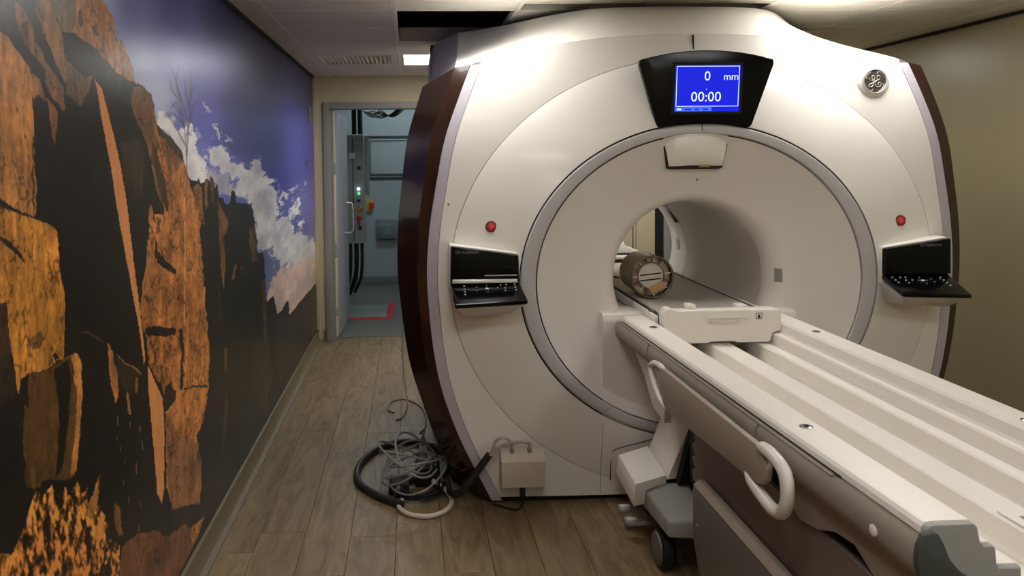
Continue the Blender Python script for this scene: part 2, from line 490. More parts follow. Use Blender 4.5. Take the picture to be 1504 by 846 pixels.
# ---------------------------------------------------------------- mural on the left wall
MURAL = [
 ('c',(212, 208, 204),[(2.642,1.728),(2.729,1.745),(2.817,1.708),(2.912,1.678),(3.057,1.715),(3.127,1.652),(3.086,1.625),(3.242,1.581),(3.345,1.513),(3.435,1.493),(3.408,1.453),(3.23,1.448),(3.081,1.467),(2.948,1.504),(2.887,1.584),(2.721,1.652)]),
 ('c',(205, 202, 200),[(3.356,1.633),(3.45,1.644),(3.545,1.613),(3.674,1.602),(3.656,1.549),(3.782,1.558),(3.961,1.544),(4.192,1.514),(4.31,1.586),(4.462,1.557),(4.535,1.478),(4.797,1.457),(4.879,1.346),(4.963,1.222),(5.283,1.209),(5.511,1.126),(5.761,1.036),(6.122,1.024),(6.52,0.921),(6.977,0.827),(7.056,0.671),(6.161,0.742),(5.538,0.845),(5.025,0.895),(4.699,1.02),(4.407,1.07),(4.23,1.192),(4.105,1.345),(3.852,1.385),(3.768,1.428),(3.891,1.464),(3.69,1.488),(3.486,1.522),(3.328,1.57)]),
 ('c',(212, 208, 204),[(3.41,1.722),(3.446,1.729),(3.489,1.678),(3.475,1.653),(3.43,1.687)]),
 ('c',(212, 208, 204),[(3.575,1.662),(3.63,1.695),(3.683,1.684),(3.613,1.651)]),
 ('c',(212, 208, 204),[(3.262,1.787),(3.306,1.801),(3.293,1.778),(3.238,1.763)]),
 ('c',(212, 208, 204),[(4.977,1.341),(5.138,1.378),(5.301,1.354),(5.182,1.296),(5.021,1.287)]),
 ('c',(212, 208, 204),[(5.543,1.373),(5.707,1.397),(5.804,1.364),(5.634,1.341)]),
 ('c',(212, 208, 204),[(6.138,1.416),(6.297,1.423),(6.333,1.389),(6.172,1.383)]),
 ('c',(212, 208, 204),[(5.401,1.219),(5.659,1.281),(5.864,1.291),(5.926,1.227),(5.711,1.17),(5.453,1.15)]),
 ('c',(212, 208, 204),[(5.77,1.106),(6.139,1.14),(6.21,1.092),(5.903,1.054)]),
 ('c',(170, 165, 172),[(3.238,1.531),(3.585,1.503),(3.784,1.441),(3.708,1.392),(3.454,1.44),(3.319,1.479)]),
 ('c',(200, 172, 158),[(4.536,0.747),(4.636,0.858),(5.023,0.878),(5.733,0.83),(7.067,0.744),(7.125,0.439),(5.487,0.459),(4.698,0.619)]),
 ('d',(24, 20, 16),[(1.602,1.963),(2.179,2.11),(2.213,2.008),(2.265,1.991),(2.303,1.961),(2.315,1.913),(2.352,1.918),(2.4,1.891),(2.437,1.851),(2.456,1.806),(2.529,1.803),(2.606,1.786),(2.635,1.728),(2.645,1.688),(2.797,1.655),(2.899,1.621),(2.954,1.572),(2.985,1.518),(3.046,1.496),(3.112,1.49),(3.153,1.499),(3.191,1.477),(3.256,1.497),(3.308,1.479),(3.333,1.504),(3.378,1.5),(3.408,1.453),(3.457,1.469),(3.463,1.41),(3.537,1.4),(3.585,1.373),(3.652,1.379),(3.726,1.433),(3.781,1.412),(3.82,1.367),(4.157,1.346),(4.238,1.265),(4.31,1.073),(4.386,1.061),(4.483,1.026),(4.505,0.855),(4.536,0.747),(4.668,0.756),(4.785,0.756),(4.841,0.624),(5.044,0.615),(5.268,0.637),(5.372,0.52),(5.831,0.522),(7.031,0.515),(8.355,0.316),(7.774,-2.989),(1.516,0.695)]),
 ('d',(40, 37, 29),[(1.602,1.963),(1.862,2.029),(1.828,1.914),(1.858,1.874),(1.922,1.811),(1.97,1.761),(2.054,1.717),(2.136,1.787),(2.237,1.76),(2.432,1.725),(2.456,1.8),(2.292,1.824),(2.16,1.864),(1.964,1.879),(1.849,1.841),(1.726,1.837),(1.593,1.829)]),  # dark rock base lightened: glare off the wall painted into the print
 ('r',(176, 114, 68),[(1.912,2.01),(2.176,2.073),(2.213,2.008),(2.265,1.991),(2.303,1.961),(2.309,1.908),(2.288,1.828),(2.215,1.851),(2.156,1.867),(2.091,1.878),(2.022,1.89),(1.964,1.88),(1.937,1.908),(1.907,1.946)]),
 ('r',(112, 88, 64),[(1.901,2.008),(2.054,2.044),(2.049,1.975),(2.037,1.921),(2.019,1.891),(1.964,1.88),(1.937,1.908),(1.907,1.946)]),
 ('r',(176, 114, 68),[(2.31,1.912),(2.342,1.917),(2.4,1.891),(2.443,1.852),(2.457,1.808),(2.377,1.812),(2.297,1.823),(2.296,1.867)]),
 ('d',(88, 55, 36),[(2.051,1.948),(2.085,1.961),(2.086,1.92),(2.064,1.905),(2.049,1.923)]),
 ('d',(98, 62, 40),[(2.134,1.924),(2.175,1.935),(2.182,1.903),(2.145,1.901)]),
 ('r',(140, 88, 56),[(1.733,1.907),(1.774,1.896),(1.809,1.87),(1.823,1.845),(1.821,1.811),(1.814,1.801),(1.783,1.813),(1.755,1.839),(1.739,1.858),(1.735,1.882)]),
 ('r',(124, 80, 50),[(1.826,1.838),(1.854,1.82),(1.869,1.794),(1.926,1.766),(1.957,1.74),(1.962,1.695),(1.95,1.688),(1.905,1.712),(1.865,1.744),(1.861,1.775),(1.829,1.794),(1.817,1.803)]),
 ('r',(150, 92, 56),[(1.795,1.762),(1.833,1.751),(1.857,1.719),(1.862,1.704),(1.824,1.717),(1.807,1.705),(1.798,1.714)]),
 ('r',(140, 86, 52),[(1.867,1.714),(1.897,1.699),(1.927,1.677),(1.91,1.635),(1.904,1.606),(1.891,1.617),(1.883,1.657),(1.872,1.696)]),
 ('r',(150, 98, 62),[(1.827,1.99),(1.901,2.008),(1.904,1.945),(1.93,1.91),(1.96,1.88),(1.968,1.828),(1.97,1.762),(1.959,1.756),(1.928,1.794),(1.889,1.832),(1.851,1.873),(1.824,1.906)]),
 ('r',(104, 76, 50),[(1.974,1.816),(2.024,1.802),(2.084,1.783),(2.132,1.792),(2.102,1.744),(2.049,1.708),(2.017,1.716),(1.972,1.729),(1.97,1.761)]),
 ('r',(178, 112, 62),[(1.594,1.842),(1.67,1.832),(1.697,1.828),(1.743,1.8),(1.787,1.773),(1.797,1.748),(1.801,1.715),(1.798,1.622),(1.797,1.566),(1.802,1.508),(1.798,1.451),(1.782,1.443),(1.734,1.455),(1.686,1.473),(1.646,1.489),(1.571,1.508)]),
 ('d',(70, 46, 28),[(1.791,1.622),(1.798,1.622),(1.794,1.485),(1.788,1.446),(1.781,1.47)]),
 ('r',(196, 122, 52),[(1.57,1.487),(1.645,1.474),(1.685,1.463),(1.748,1.445),(1.82,1.431),(1.876,1.414),(1.896,1.401),(1.903,1.344),(1.909,1.284),(1.925,1.245),(1.917,1.135),(1.906,1.088),(1.87,1.097),(1.842,1.089),(1.739,1.101),(1.703,1.103),(1.689,1.07),(1.676,1.118),(1.67,1.163),(1.625,1.173),(1.55,1.186)]),
 ('d',(40, 28, 16),[(1.591,1.433),(1.641,1.414),(1.681,1.396),(1.722,1.369),(1.741,1.343),(1.713,1.363),(1.672,1.385),(1.64,1.403)]),
 ('r',(70, 48, 28),[(1.557,1.297),(1.631,1.27),(1.653,1.28),(1.665,1.206),(1.67,1.163),(1.624,1.171),(1.55,1.189)]),
 ('r',(44, 32, 20),[(1.55,1.186),(1.624,1.171),(1.67,1.163),(1.681,1.112),(1.684,1.071),(1.644,1.068),(1.543,1.086)]),
 ('r',(130, 82, 44),[(1.738,1.175),(1.795,1.183),(1.814,1.167),(1.799,1.145),(1.755,1.15)]),
 ('d',(24, 16, 10),[(1.847,1.115),(1.865,1.117),(1.882,1.103),(1.863,1.096)]),
 ('r',(92, 60, 32),[(1.733,1.102),(1.842,1.087),(1.906,1.093),(1.952,1.094),(1.982,1.084),(2.001,1.059),(2.005,1.009),(2.004,0.94),(1.991,0.874),(1.966,0.814),(1.944,0.788),(1.896,0.798),(1.778,0.848),(1.77,0.834),(1.707,0.858),(1.707,0.9),(1.706,0.975),(1.716,1.031),(1.725,1.073)]),
 ('d',(26, 20, 14),[(1.855,1.08),(1.935,1.083),(1.947,1.026),(1.924,0.931),(1.88,0.831),(1.851,0.826),(1.873,0.932),(1.872,1.014)]),
 ('d',(24, 18, 12),[(1.703,1.1),(1.733,1.098),(1.731,1.026),(1.706,1.057)]),
 ('r',(192, 120, 62),[(1.951,1.09),(1.982,1.086),(2.004,1.055),(2.007,0.984),(1.999,0.924),(1.982,0.87),(1.961,0.794),(1.925,0.792),(1.946,0.859),(1.97,0.924),(1.972,1.001),(1.96,1.056)]),
 ('r',(138, 88, 56),[(2.443,1.79),(2.536,1.803),(2.599,1.787),(2.629,1.736),(2.645,1.681),(2.668,1.628),(2.713,1.56),(2.765,1.465),(2.774,1.393),(2.699,1.398),(2.647,1.458),(2.587,1.56),(2.534,1.633),(2.454,1.698),(2.416,1.737)]),
 ('r',(196, 116, 62),[(2.645,1.686),(2.759,1.661),(2.898,1.616),(2.954,1.569),(2.993,1.516),(3.06,1.441),(3.124,1.403),(3.155,1.309),(3.172,1.166),(3.2,1.018),(3.213,0.929),(3.236,0.831),(3.236,0.718),(3.194,0.614),(3.123,0.526),(3.031,0.498),(3.082,0.404),(3.082,0.305),(3.045,0.226),(2.919,0.287),(2.708,0.362),(2.649,0.47),(2.662,0.709),(2.646,0.779),(2.576,0.861),(2.508,0.922),(2.495,1.005),(2.472,1.032),(2.443,1.121),(2.508,1.239),(2.607,1.395),(2.698,1.384),(2.678,1.491),(2.659,1.605)]),
 ('r',(150, 92, 54),[(2.666,1.682),(2.751,1.658),(2.89,1.614),(2.936,1.559),(2.784,1.512),(2.715,1.583)]),
 ('d',(60, 40, 26),[(2.645,1.688),(2.797,1.655),(2.922,1.604),(2.953,1.564),(2.854,1.589),(2.749,1.635),(2.677,1.651)]),
 ('r',(156, 98, 64),[(2.667,0.677),(2.713,0.69),(2.799,0.588),(2.915,0.547),(3.03,0.48),(3.082,0.404),(3.082,0.305),(3.045,0.226),(2.919,0.287),(2.708,0.362),(2.664,0.464)]),
 ('d',(28, 20, 13),[(2.617,1.347),(2.631,1.266),(2.721,1.221),(2.819,1.181),(2.817,1.162),(2.741,1.187),(2.614,1.232),(2.596,1.259)]),
 ('d',(30, 20, 13),[(2.48,1.043),(2.563,1.035),(2.702,1.001),(2.8,0.97),(2.783,0.954),(2.663,0.976),(2.496,1.016)]),
 ('d',(28, 18, 12),[(2.581,0.846),(2.622,0.83),(2.632,0.781),(2.604,0.783)]),
 ('d',(44, 28, 18),[(2.656,0.804),(2.731,0.802),(2.781,0.753),(2.771,0.725),(2.663,0.716),(2.645,0.763)]),
 ('d',(40, 27, 17),[(2.832,0.963),(2.882,0.958),(2.891,0.86),(2.863,0.737),(2.83,0.746),(2.849,0.87)]),
 ('d',(60, 38, 22),[(2.88,0.742),(3.198,0.655),(3.197,0.647),(2.88,0.734)]),
 ('d',(90, 56, 32),[(2.613,1.385),(2.668,1.372),(2.65,1.333),(2.615,1.324)]),
 ('d',(64, 42, 26),[(2.593,1.635),(2.645,1.605),(2.709,1.509),(2.759,1.394),(2.721,1.392),(2.662,1.469),(2.614,1.56)]),
 ('f',(214, 150, 100),[(2.947,1.433),(2.954,1.433),(2.939,1.205),(2.908,0.952),(2.899,0.954),(2.929,1.207)]),
 ('d',(42, 28, 18),[(2.708,0.362),(2.919,0.287),(2.954,0.267),(2.886,0.22),(2.771,0.264),(2.727,0.312)]),
 ('d',(20, 16, 12),[(3.023,0.509),(3.144,0.527),(3.137,0.457),(3.075,0.436)]),
 ('d',(50, 38, 28),[(2.318,1.619),(2.491,1.632),(2.522,1.56),(2.501,1.453),(2.382,1.454),(2.333,1.54)]),
 ('r',(66, 46, 32),[(2.368,1.56),(2.425,1.564),(2.495,1.539),(2.489,1.458),(2.416,1.457),(2.372,1.479)]),
 ('f',(206, 128, 80),[(2.145,1.786),(2.194,1.765),(2.237,1.695),(2.277,1.628),(2.323,1.54),(2.358,1.439),(2.384,1.336),(2.414,1.208),(2.447,1.093),(2.478,0.943),(2.464,0.935),(2.431,1.054),(2.382,1.168),(2.363,1.226),(2.335,1.292),(2.277,1.436),(2.249,1.534),(2.208,1.635),(2.18,1.699),(2.162,1.762)]),
 ('f',(208, 130, 80),[(2.501,0.919),(2.555,0.86),(2.632,0.774),(2.646,0.693),(2.637,0.589),(2.62,0.466),(2.595,0.431),(2.557,0.479),(2.536,0.628),(2.514,0.757),(2.496,0.857)]),
 ('r',(192, 118, 66),[(2.183,1.067),(2.207,1.054),(2.24,0.964),(2.245,0.894),(2.224,0.887),(2.191,0.978)]),
 ('d',(46, 34, 24),[(2.244,1.016),(2.31,0.979),(2.404,0.94),(2.438,0.91),(2.398,0.862),(2.303,0.893),(2.254,0.941)]),
 ('f',(84, 56, 38),[(2.01,1.133),(2.06,1.124),(2.111,1.098),(2.16,1.069),(2.155,1.068),(2.106,1.096),(2.055,1.122),(2.01,1.13)]),
 ('f',(140, 90, 60),[(2.245,1.02),(2.31,0.977),(2.387,0.945),(2.432,0.918),(2.437,0.906),(2.381,0.942),(2.305,0.975),(2.244,1.016)]),
 ('f',(150, 98, 62),[(2.309,0.889),(2.33,0.881),(2.341,0.812),(2.32,0.823)]),
 ('f',(130, 84, 54),[(2.39,0.911),(2.407,0.91),(2.398,0.862),(2.38,0.868)]),
 ('r',(176, 108, 62),[(2.55,1.427),(2.582,1.414),(2.59,1.356),(2.594,1.239),(2.57,1.116),(2.468,1.134),(2.507,1.222),(2.544,1.359)]),
 ('r',(150, 92, 50),[(3.062,1.467),(3.131,1.478),(3.19,1.463),(3.212,1.366),(3.238,1.308),(3.176,1.313),(3.114,1.399)]),
 ('r',(120, 76, 44),[(3.234,1.487),(3.266,1.489),(3.278,1.39),(3.233,1.364)]),
 ('r',(110, 70, 42),[(3.321,1.496),(3.366,1.495),(3.381,1.413),(3.333,1.387)]),
 ('r',(128, 80, 48),[(3.449,1.392),(3.643,1.285),(3.532,1.23),(3.558,1.101),(3.509,0.995),(3.471,1.113),(3.459,1.246)]),
 ('r',(100, 66, 40),[(4.074,1.217),(4.251,1.22),(4.285,1.024),(4.141,1.042)]),
 ('r',(130, 80, 48),[(3.705,1.079),(3.761,1.074),(3.74,1.009),(3.697,1.009)]),
 ('r',(120, 74, 46),[(3.864,1.064),(3.908,1.035),(3.876,1.022)]),
 ('r',(84, 56, 36),[(4.37,0.914),(4.508,0.874),(4.553,0.529),(4.43,0.557)]),
 ('d',(62, 44, 30),[(3.396,1.09),(3.438,1.024),(3.448,0.873),(3.412,0.88)]),
 ('r',(70, 48, 32),[(4.39,0.566),(4.553,0.529),(4.621,0.351),(4.427,0.168),(4.314,0.242)]),
 ('d',(44, 36, 30),[(4.79,0.6),(5.311,0.513),(7.026,0.479),(7.068,0.076),(5.773,0.097),(4.889,0.194)]),
 ('d',(52, 40, 29),[(4.132,0.626),(4.512,0.538),(4.656,0.26),(4.306,0.169),(4.105,0.379)]),
 ('f',(96, 66, 42),[(3.496,0.735),(3.547,0.723),(3.537,0.623),(3.499,0.633)]),
 ('f',(84, 56, 36),[(3.503,0.54),(3.549,0.479),(3.425,0.269),(3.402,0.278)]),
 ('f',(104, 68, 40),[(4.462,0.295),(4.501,0.264),(4.472,0.194),(4.431,0.206)]),
 ('d',(38, 28, 20),[(3.128,0.361),(3.465,0.291),(3.65,0.125),(3.108,0.148)]),
 ('b',(206, 124, 58),[(1.751,0.838),(1.782,0.811),(1.826,0.816),(1.84,0.776),(1.898,0.785),(1.904,0.754),(1.963,0.769),(1.996,0.725),(2.021,0.728),(2.018,0.683),(2.063,0.703),(2.096,0.733),(2.087,0.666),(2.111,0.623),(2.129,0.611),(2.142,0.539),(2.217,0.475),(2.225,0.378),(2.139,0.367),(1.566,0.694),(1.609,0.718),(1.627,0.736),(1.677,0.77),(1.705,0.791)]),
 ('r',(122, 72, 46),[(2.248,0.465),(2.375,0.438),(2.521,0.374),(2.656,0.288),(2.812,0.257),(2.937,0.19),(3.099,0.152),(3.006,0.115),(2.756,0.099),(2.589,0.11),(2.139,0.367),(2.211,0.393)]),
 ('r',(190, 116, 60),[(2.947,0.191),(3.109,0.153),(3.007,0.128),(2.914,0.134)]),
 ('r',(120, 76, 42),[(2.197,0.613),(2.226,0.585),(2.25,0.492),(2.22,0.507),(2.189,0.567)]),
 ('r',(170, 104, 50),[(2.004,0.667),(2.071,0.7),(2.101,0.728),(2.087,0.666),(2.044,0.63)]),
 ('b',(190, 112, 54),[(1.678,0.749),(1.771,0.75),(1.905,0.67),(2.106,0.555),(2.191,0.396),(2.093,0.393),(1.591,0.68)]),
 ('r',(196, 118, 58),[(2.064,0.603),(2.101,0.618),(2.133,0.609),(2.116,0.568),(2.082,0.548)]),
 ('f',(128, 84, 54),[(2.236,0.846),(2.242,0.842),(2.241,0.817),(2.235,0.819)]),
 ('f',(128, 84, 54),[(2.329,0.799),(2.336,0.795),(2.335,0.777),(2.329,0.779)]),
 ('f',(128, 84, 54),[(2.407,0.758),(2.414,0.754),(2.414,0.735),(2.407,0.737)]),
 ('f',(128, 84, 54),[(2.421,0.709),(2.428,0.704),(2.428,0.685),(2.421,0.688)]),
 ('f',(128, 84, 54),[(2.369,0.657),(2.376,0.652),(2.375,0.621),(2.368,0.624)]),
 ('f',(128, 84, 54),[(2.262,0.648),(2.268,0.644),(2.268,0.63),(2.262,0.633)]),
 ('f',(128, 84, 54),[(2.301,0.582),(2.307,0.577),(2.307,0.559),(2.3,0.562)]),
 ('f',(128, 84, 54),[(2.395,0.53),(2.401,0.525),(2.401,0.502),(2.394,0.505)]),
 ('f',(128, 84, 54),[(2.25,0.753),(2.256,0.749),(2.255,0.735),(2.249,0.737)]),
 ('f',(128, 84, 54),[(2.222,0.792),(2.227,0.788),(2.228,0.777),(2.222,0.779)]),
 ('f',(128, 84, 54),[(2.377,0.464),(2.384,0.459),(2.383,0.436),(2.376,0.439)]),
 ('f',(128, 84, 54),[(2.432,0.686),(2.439,0.681),(2.439,0.67),(2.432,0.673)]),
 ('f',(128, 84, 54),[(2.277,0.702),(2.284,0.698),(2.284,0.688),(2.278,0.69)]),
 ('f',(52, 42, 30),[(6.2,1.586),(6.315,1.553),(6.403,1.597),(6.442,1.575),(6.351,1.52),(6.275,1.553)]),
]
MSKY = [((2.218, 2.009),(140, 146, 185)),((2.488, 2.044),(98, 104, 158)),((2.916, 2.103),(70, 72, 128)),((3.655, 2.211),(46, 46, 88)),((4.887, 2.224),(44, 44, 84)),((6.796, 2.194),(44, 44, 86)),((2.474, 1.875),(150, 158, 196)),((2.626, 1.783),(176, 182, 206)),((2.819, 1.919),(116, 122, 176)),((3.274, 1.921),(100, 104, 164)),((3.256, 1.725),(92, 92, 166)),((3.901, 1.858),(70, 70, 124)),((3.884, 1.691),(66, 66, 128)),((4.818, 1.639),(58, 58, 126)),((5.985, 1.657),(74, 74, 158)),((4.794, 1.432),(60, 58, 142)),((6.601, 1.78),(80, 80, 160)),((6.519, 1.215),(104, 106, 176)),((5.574, 1.121),(80, 84, 150)),((4.629, 0.996),(92, 100, 140)),((4.991, 1.038),(84, 94, 146)),((5.881, 0.892),(160, 152, 165)),((3.718, 1.494),(100, 102, 170)),((3.14, 1.572),(110, 112, 180))]
MTREE = [[(2.975,1.406),(2.985,1.518),(2.986,1.636),(2.951,1.735),(2.915,1.807),(2.863,1.871),(2.803,1.905)],[(2.99,1.585),(3.029,1.714),(3.057,1.819),(3.075,1.915)],[(2.973,1.686),(2.901,1.745),(2.823,1.776)],[(2.951,1.735),(2.871,1.779),(2.805,1.755)],[(2.985,1.623),(2.895,1.67),(2.772,1.729)],[(2.932,1.709),(2.851,1.734),(2.758,1.733)],[(3.018,1.688),(2.971,1.762),(2.893,1.842)],[(3.029,1.714),(3.101,1.784),(3.141,1.8)],[(3.045,1.793),(3.088,1.848),(3.119,1.878)],[(2.907,1.807),(2.878,1.858),(2.915,1.906)],[(2.988,1.661),(3.068,1.737)],[(2.921,1.783),(2.827,1.819),(2.806,1.85)],[(3.043,1.767),(2.994,1.827),(2.989,1.869)]]

def vnoise(x, y, seed=0):
    xi = np.floor(x).astype(np.int64); yi = np.floor(y).astype(np.int64)
    xf = x - xi; yf = y - yi
    xf = xf * xf * (3 - 2 * xf); yf = yf * yf * (3 - 2 * yf)
    def h(a, b):
        n = (a * 374761393 + b * 668265263 + seed * 974634777) & 0xffffffff
        n = ((n ^ (n >> 13)) * 1274126177) & 0xffffffff
        return ((n ^ (n >> 16)) & 0xffff) / 65535.0
    return (h(xi, yi) * (1 - xf) + h(xi + 1, yi) * xf) * (1 - yf) + (h(xi, yi + 1) * (1 - xf) + h(xi + 1, yi + 1) * xf) * yf
def fbm(x, y, seed=0, oct=4):
    s = 0; a = 0.5; t = 0
    for k in range(oct):
        s = s + a * vnoise(x * 2 ** k, y * 2 ** k, seed + k); t += a; a *= 0.55
    return s / t
def inpoly(Y, Z, poly):
    c = np.zeros(Y.shape, bool)
    n = len(poly)
    for i in range(n):
        y1, z1 = poly[i]; y2, z2 = poly[(i + 1) % n]
        if z1 == z2: continue
        cond = (z1 > Z) != (z2 > Z)
        xc_ = (y2 - y1) * (Z - z1) / (z2 - z1) + y1
        c ^= cond & (Y < xc_)
    return c
def mural():
    inv = np.linspace(1 / 1.50, 1 / (BY - 0.005), 430)
    ys = np.concatenate([np.linspace(FY, 1.49, 240), 1 / inv])
    z0, z1 = 0.089, CZ - 0.014
    nz_ = 640
    zs = np.linspace(z0, z1, nz_)
    Y, Z = np.meshgrid(ys, zs)                    # rows z, cols y
    Yw = Y
    Y = np.where(Yw < 1.64, 3.28 - Yw, Yw)        # the print repeats mirrored beside the photographer
    Yc = Y
    P = np.log(Yc) * 260.0; Q = Z * 260.0
    kx, kz = Yc * Yc / 969.0, Yc / 1150.0        # print detail gets finer towards the near end
    w1 = (fbm(P / 5, Q / 7, 11) - 0.5); w2 = (fbm(P / 5, Q / 7, 23) - 0.5)
    Yr = Y + w1 * 5.0 * kx; Zr = Z + w2 * 5.0 * kz
    c1 = (fbm(P / 7, Q / 7, 31, 5) - 0.5); c2 = (fbm(P / 7, Q / 7, 47, 5) - 0.5)
    Yk = Y + c1 * 24.0 * kx; Zk = Z + c2 * 24.0 * kz
    # sky
    U = -969.0 / Yc; V = (Z - 1.555) * 1150.0 / Yc
    num = np.zeros(Y.shape + (3,)); den = np.zeros(Y.shape)
    for (py_, pz_), c in MSKY:
        d = (U + 969.0 / py_) ** 2 + (V - (pz_ - 1.555) * 1150.0 / py_) ** 2 + 60.0
        w = 1.0 / d ** 1.6
        num += w[..., None] * np.array(c); den += w
    col = num / den[..., None]
    gr = fbm(P / 3, Q / 16, 5, 5)                 # vertical grain
    gb = fbm(P / 16, Q / 22, 9, 4)
    gf = fbm(P / 1.6, Q / 3.0, 77, 3)
    for k, c, poly in MURAL:
        c = np.array(c, float)
        pa = np.array(poly)
        pad_y = 0.10 * (pa[:, 0].max() - pa[:, 0].min()) + 0.25
        bb = (Y > pa[:, 0].min() - pad_y) & (Y < pa[:, 0].max() + pad_y) & (Z > pa[:, 1].min() - 0.15) & (Z < pa[:, 1].max() + 0.15)
        idx = np.nonzero(bb)
        if len(idx[0]) == 0: continue
        if k == 'c':
            a = np.zeros(len(idx[0]))
            for s in (0.55, 1.0, 1.5):
                yy = (Y[idx] + c1[idx] * 24 * s * kx[idx]); zz = (Z[idx] + c2[idx] * 24 * s * kz[idx])
                a += inpoly(yy, zz, poly) / 3.0
            a = a * (0.72 + 0.4 * gb[idx])
            shade = 0.86 + 0.28 * gb[idx]
            col[idx] = col[idx] * (1 - a[:, None]) + (c * shade[:, None]) * a[:, None]
            continue
        m = inpoly(Yr[idx], Zr[idx], poly) if k != 'f' else inpoly(Y[idx] + w1[idx] * 1.2 * kx[idx], Z[idx], poly)
        sel = (idx[0][m], idx[1][m])
        if k == 'f':
            f = 0.92 + 0.16 * gr[sel]
        elif k == 'd':
            f = 0.7 + 0.6 * gr[sel] + 1.3 * np.clip(gf[sel] * gr[sel] - 0.40, 0, 1) * 3
        elif k == 'r':
            f = 0.58 + 0.62 * gr[sel] + 0.55 * (gb[sel] - 0.5) + 0.25 * (gf[sel] - 0.5)
            rid = np.abs(fbm(P[sel] / 9, Q[sel] / 26, 131, 4) - 0.5)
            f = f * np.clip(0.55 + rid * 16.0, 0.55, 1.0)
            f = np.where(gf[sel] * 0.5 + gb[sel] * 0.5 < 0.31, f * 0.6, f)
        else:
            t = 0.6 * fbm(P[sel] / 3.2, Q[sel] / 8, 91, 4) + 0.4 * fbm(P[sel] / 1.5 + Q[sel] / 6, Q[sel] / 4, 93, 3)
            f = np.clip((t - 0.38) * 5.2, 0.12, 1.15)
        col[sel] = c * f[:, None]
    # bare tree
    for line in MTREE:
        n = len(line) - 1
        for q in range(n):
            (ya, za), (yb, zb) = line[q], line[q + 1]
            bb = (Y > min(ya, yb) - 0.2) & (Y < max(ya, yb) + 0.2) & (Z > min(za, zb) - 0.05) & (Z < max(za, zb) + 0.05)
            idx = np.nonzero(bb)
            yy, zz = Y[idx] / (ya * ya) * 969.0, Z[idx] * 1150.0 / ya
            A = np.array([ya / (ya * ya) * 969.0, za * 1150.0 / ya]); B = np.array([yb / (ya * ya) * 969.0, zb * 1150.0 / ya])
            D = B - A; t = np.clip(((yy - A[0]) * D[0] + (zz - A[1]) * D[1]) / (D @ D), 0, 1)
            d = np.hypot(yy - A[0] - t * D[0], zz - A[1] - t * D[1])
            wd = 1.0 if q == 0 else 0.75
            a = np.clip(1.35 - d / wd, 0, 1) * 0.7
            a *= 0.6 + 0.8 * gf[idx]
            a = np.clip(a, 0, 1)
            col[idx] = col[idx] * (1 - a[:, None]) + np.array([84, 70, 84]) * a[:, None]
    rk = (col[..., 0:1] > col[..., 2:3] * 1.35)
    s = np.clip(np.where(rk, col * np.array([0.98, 1.04, 1.0]), col), 0, 255) / 255.0
    L = np.where(s <= 0.04045, s / 12.92, ((s + 0.055) / 1.055) ** 2.4) * MURAL_GAIN
    L = np.clip(L, 0, 0.95)
    X0 = WX + 0.001
    v = np.stack([np.full(Y.shape, 0.0), Yw - 2.6, Z - z0], -1).reshape(-1, 3)
    nr, nc = Y.shape
    ii = np.arange(nr * nc).reshape(nr, nc)
    q = np.stack([ii[:-1, :-1], ii[:-1, 1:], ii[1:, 1:], ii[1:, :-1]], -1).reshape(-1, 4)[:, ::-1]
    me = bpy.data.meshes.new('wall_mural')
    me.vertices.add(len(v)); me.vertices.foreach_set('co', v.astype(np.float32).ravel())
    me.loops.add(q.size); me.loops.foreach_set('vertex_index', q.astype(np.int32).ravel())
    me.polygons.add(len(q)); me.polygons.foreach_set('loop_start', np.arange(0, q.size, 4, dtype=np.int32))
    me.polygons.foreach_set('loop_total', np.full(len(q), 4, np.int32))
    me.update(calc_edges=True)
    at = me.color_attributes.new('print', 'FLOAT_COLOR', 'POINT')
    at.data.foreach_set('color', np.concatenate([L.reshape(-1, 3), np.ones((len(v), 1))], 1).astype(np.float32).ravel())
    m = bpy.data.materials.new('mural_print'); m.use_nodes = True
    nt = m.node_tree; b = nt.nodes['Principled BSDF']
    an = nt.nodes.new('ShaderNodeAttribute'); an.attribute_name = 'print'
    tc = nt.nodes.new('ShaderNodeTexCoord')
    mp = nt.nodes.new('ShaderNodeMapping'); mp.inputs['Scale'].default_value = (1, 60, 45)
    n1 = nt.nodes.new('ShaderNodeTexNoise'); n1.inputs['Scale'].default_value = 3.0; n1.inputs['Detail'].default_value = 5
    nt.links.new(tc.outputs['Object'], mp.inputs['Vector']); nt.links.new(mp.outputs[0], n1.inputs['Vector'])
    mr = nt.nodes.new('ShaderNodeMapRange'); mr.inputs[3].default_value = 0.72; mr.inputs[4].default_value = 1.25
    nt.links.new(n1.outputs['Fac'], mr.inputs[0])
    vm = nt.nodes.new('ShaderNodeVectorMath'); vm.operation = 'SCALE'
    nt.links.new(an.outputs['Color'], vm.inputs[0]); nt.links.new(mr.outputs[0], vm.inputs['Scale'])
    nt.links.new(vm.outputs[0], b.inputs['Base Color'])
    b.inputs['Roughness'].default_value = 0.30
    b.inputs['Specular IOR Level'].default_value = 0.32
    me.materials.append(m)
    o = bpy.data.objects.new('wall_mural', me); COL.objects.link(o)
    o.location = (X0, 2.6, z0)
    ORG[o.name] = o.location.copy()
    tag(o, 'large landscape photo print of orange cliffs under blue sky covering the left wall', 'mural')
MURAL_GAIN = 1.38
mural()

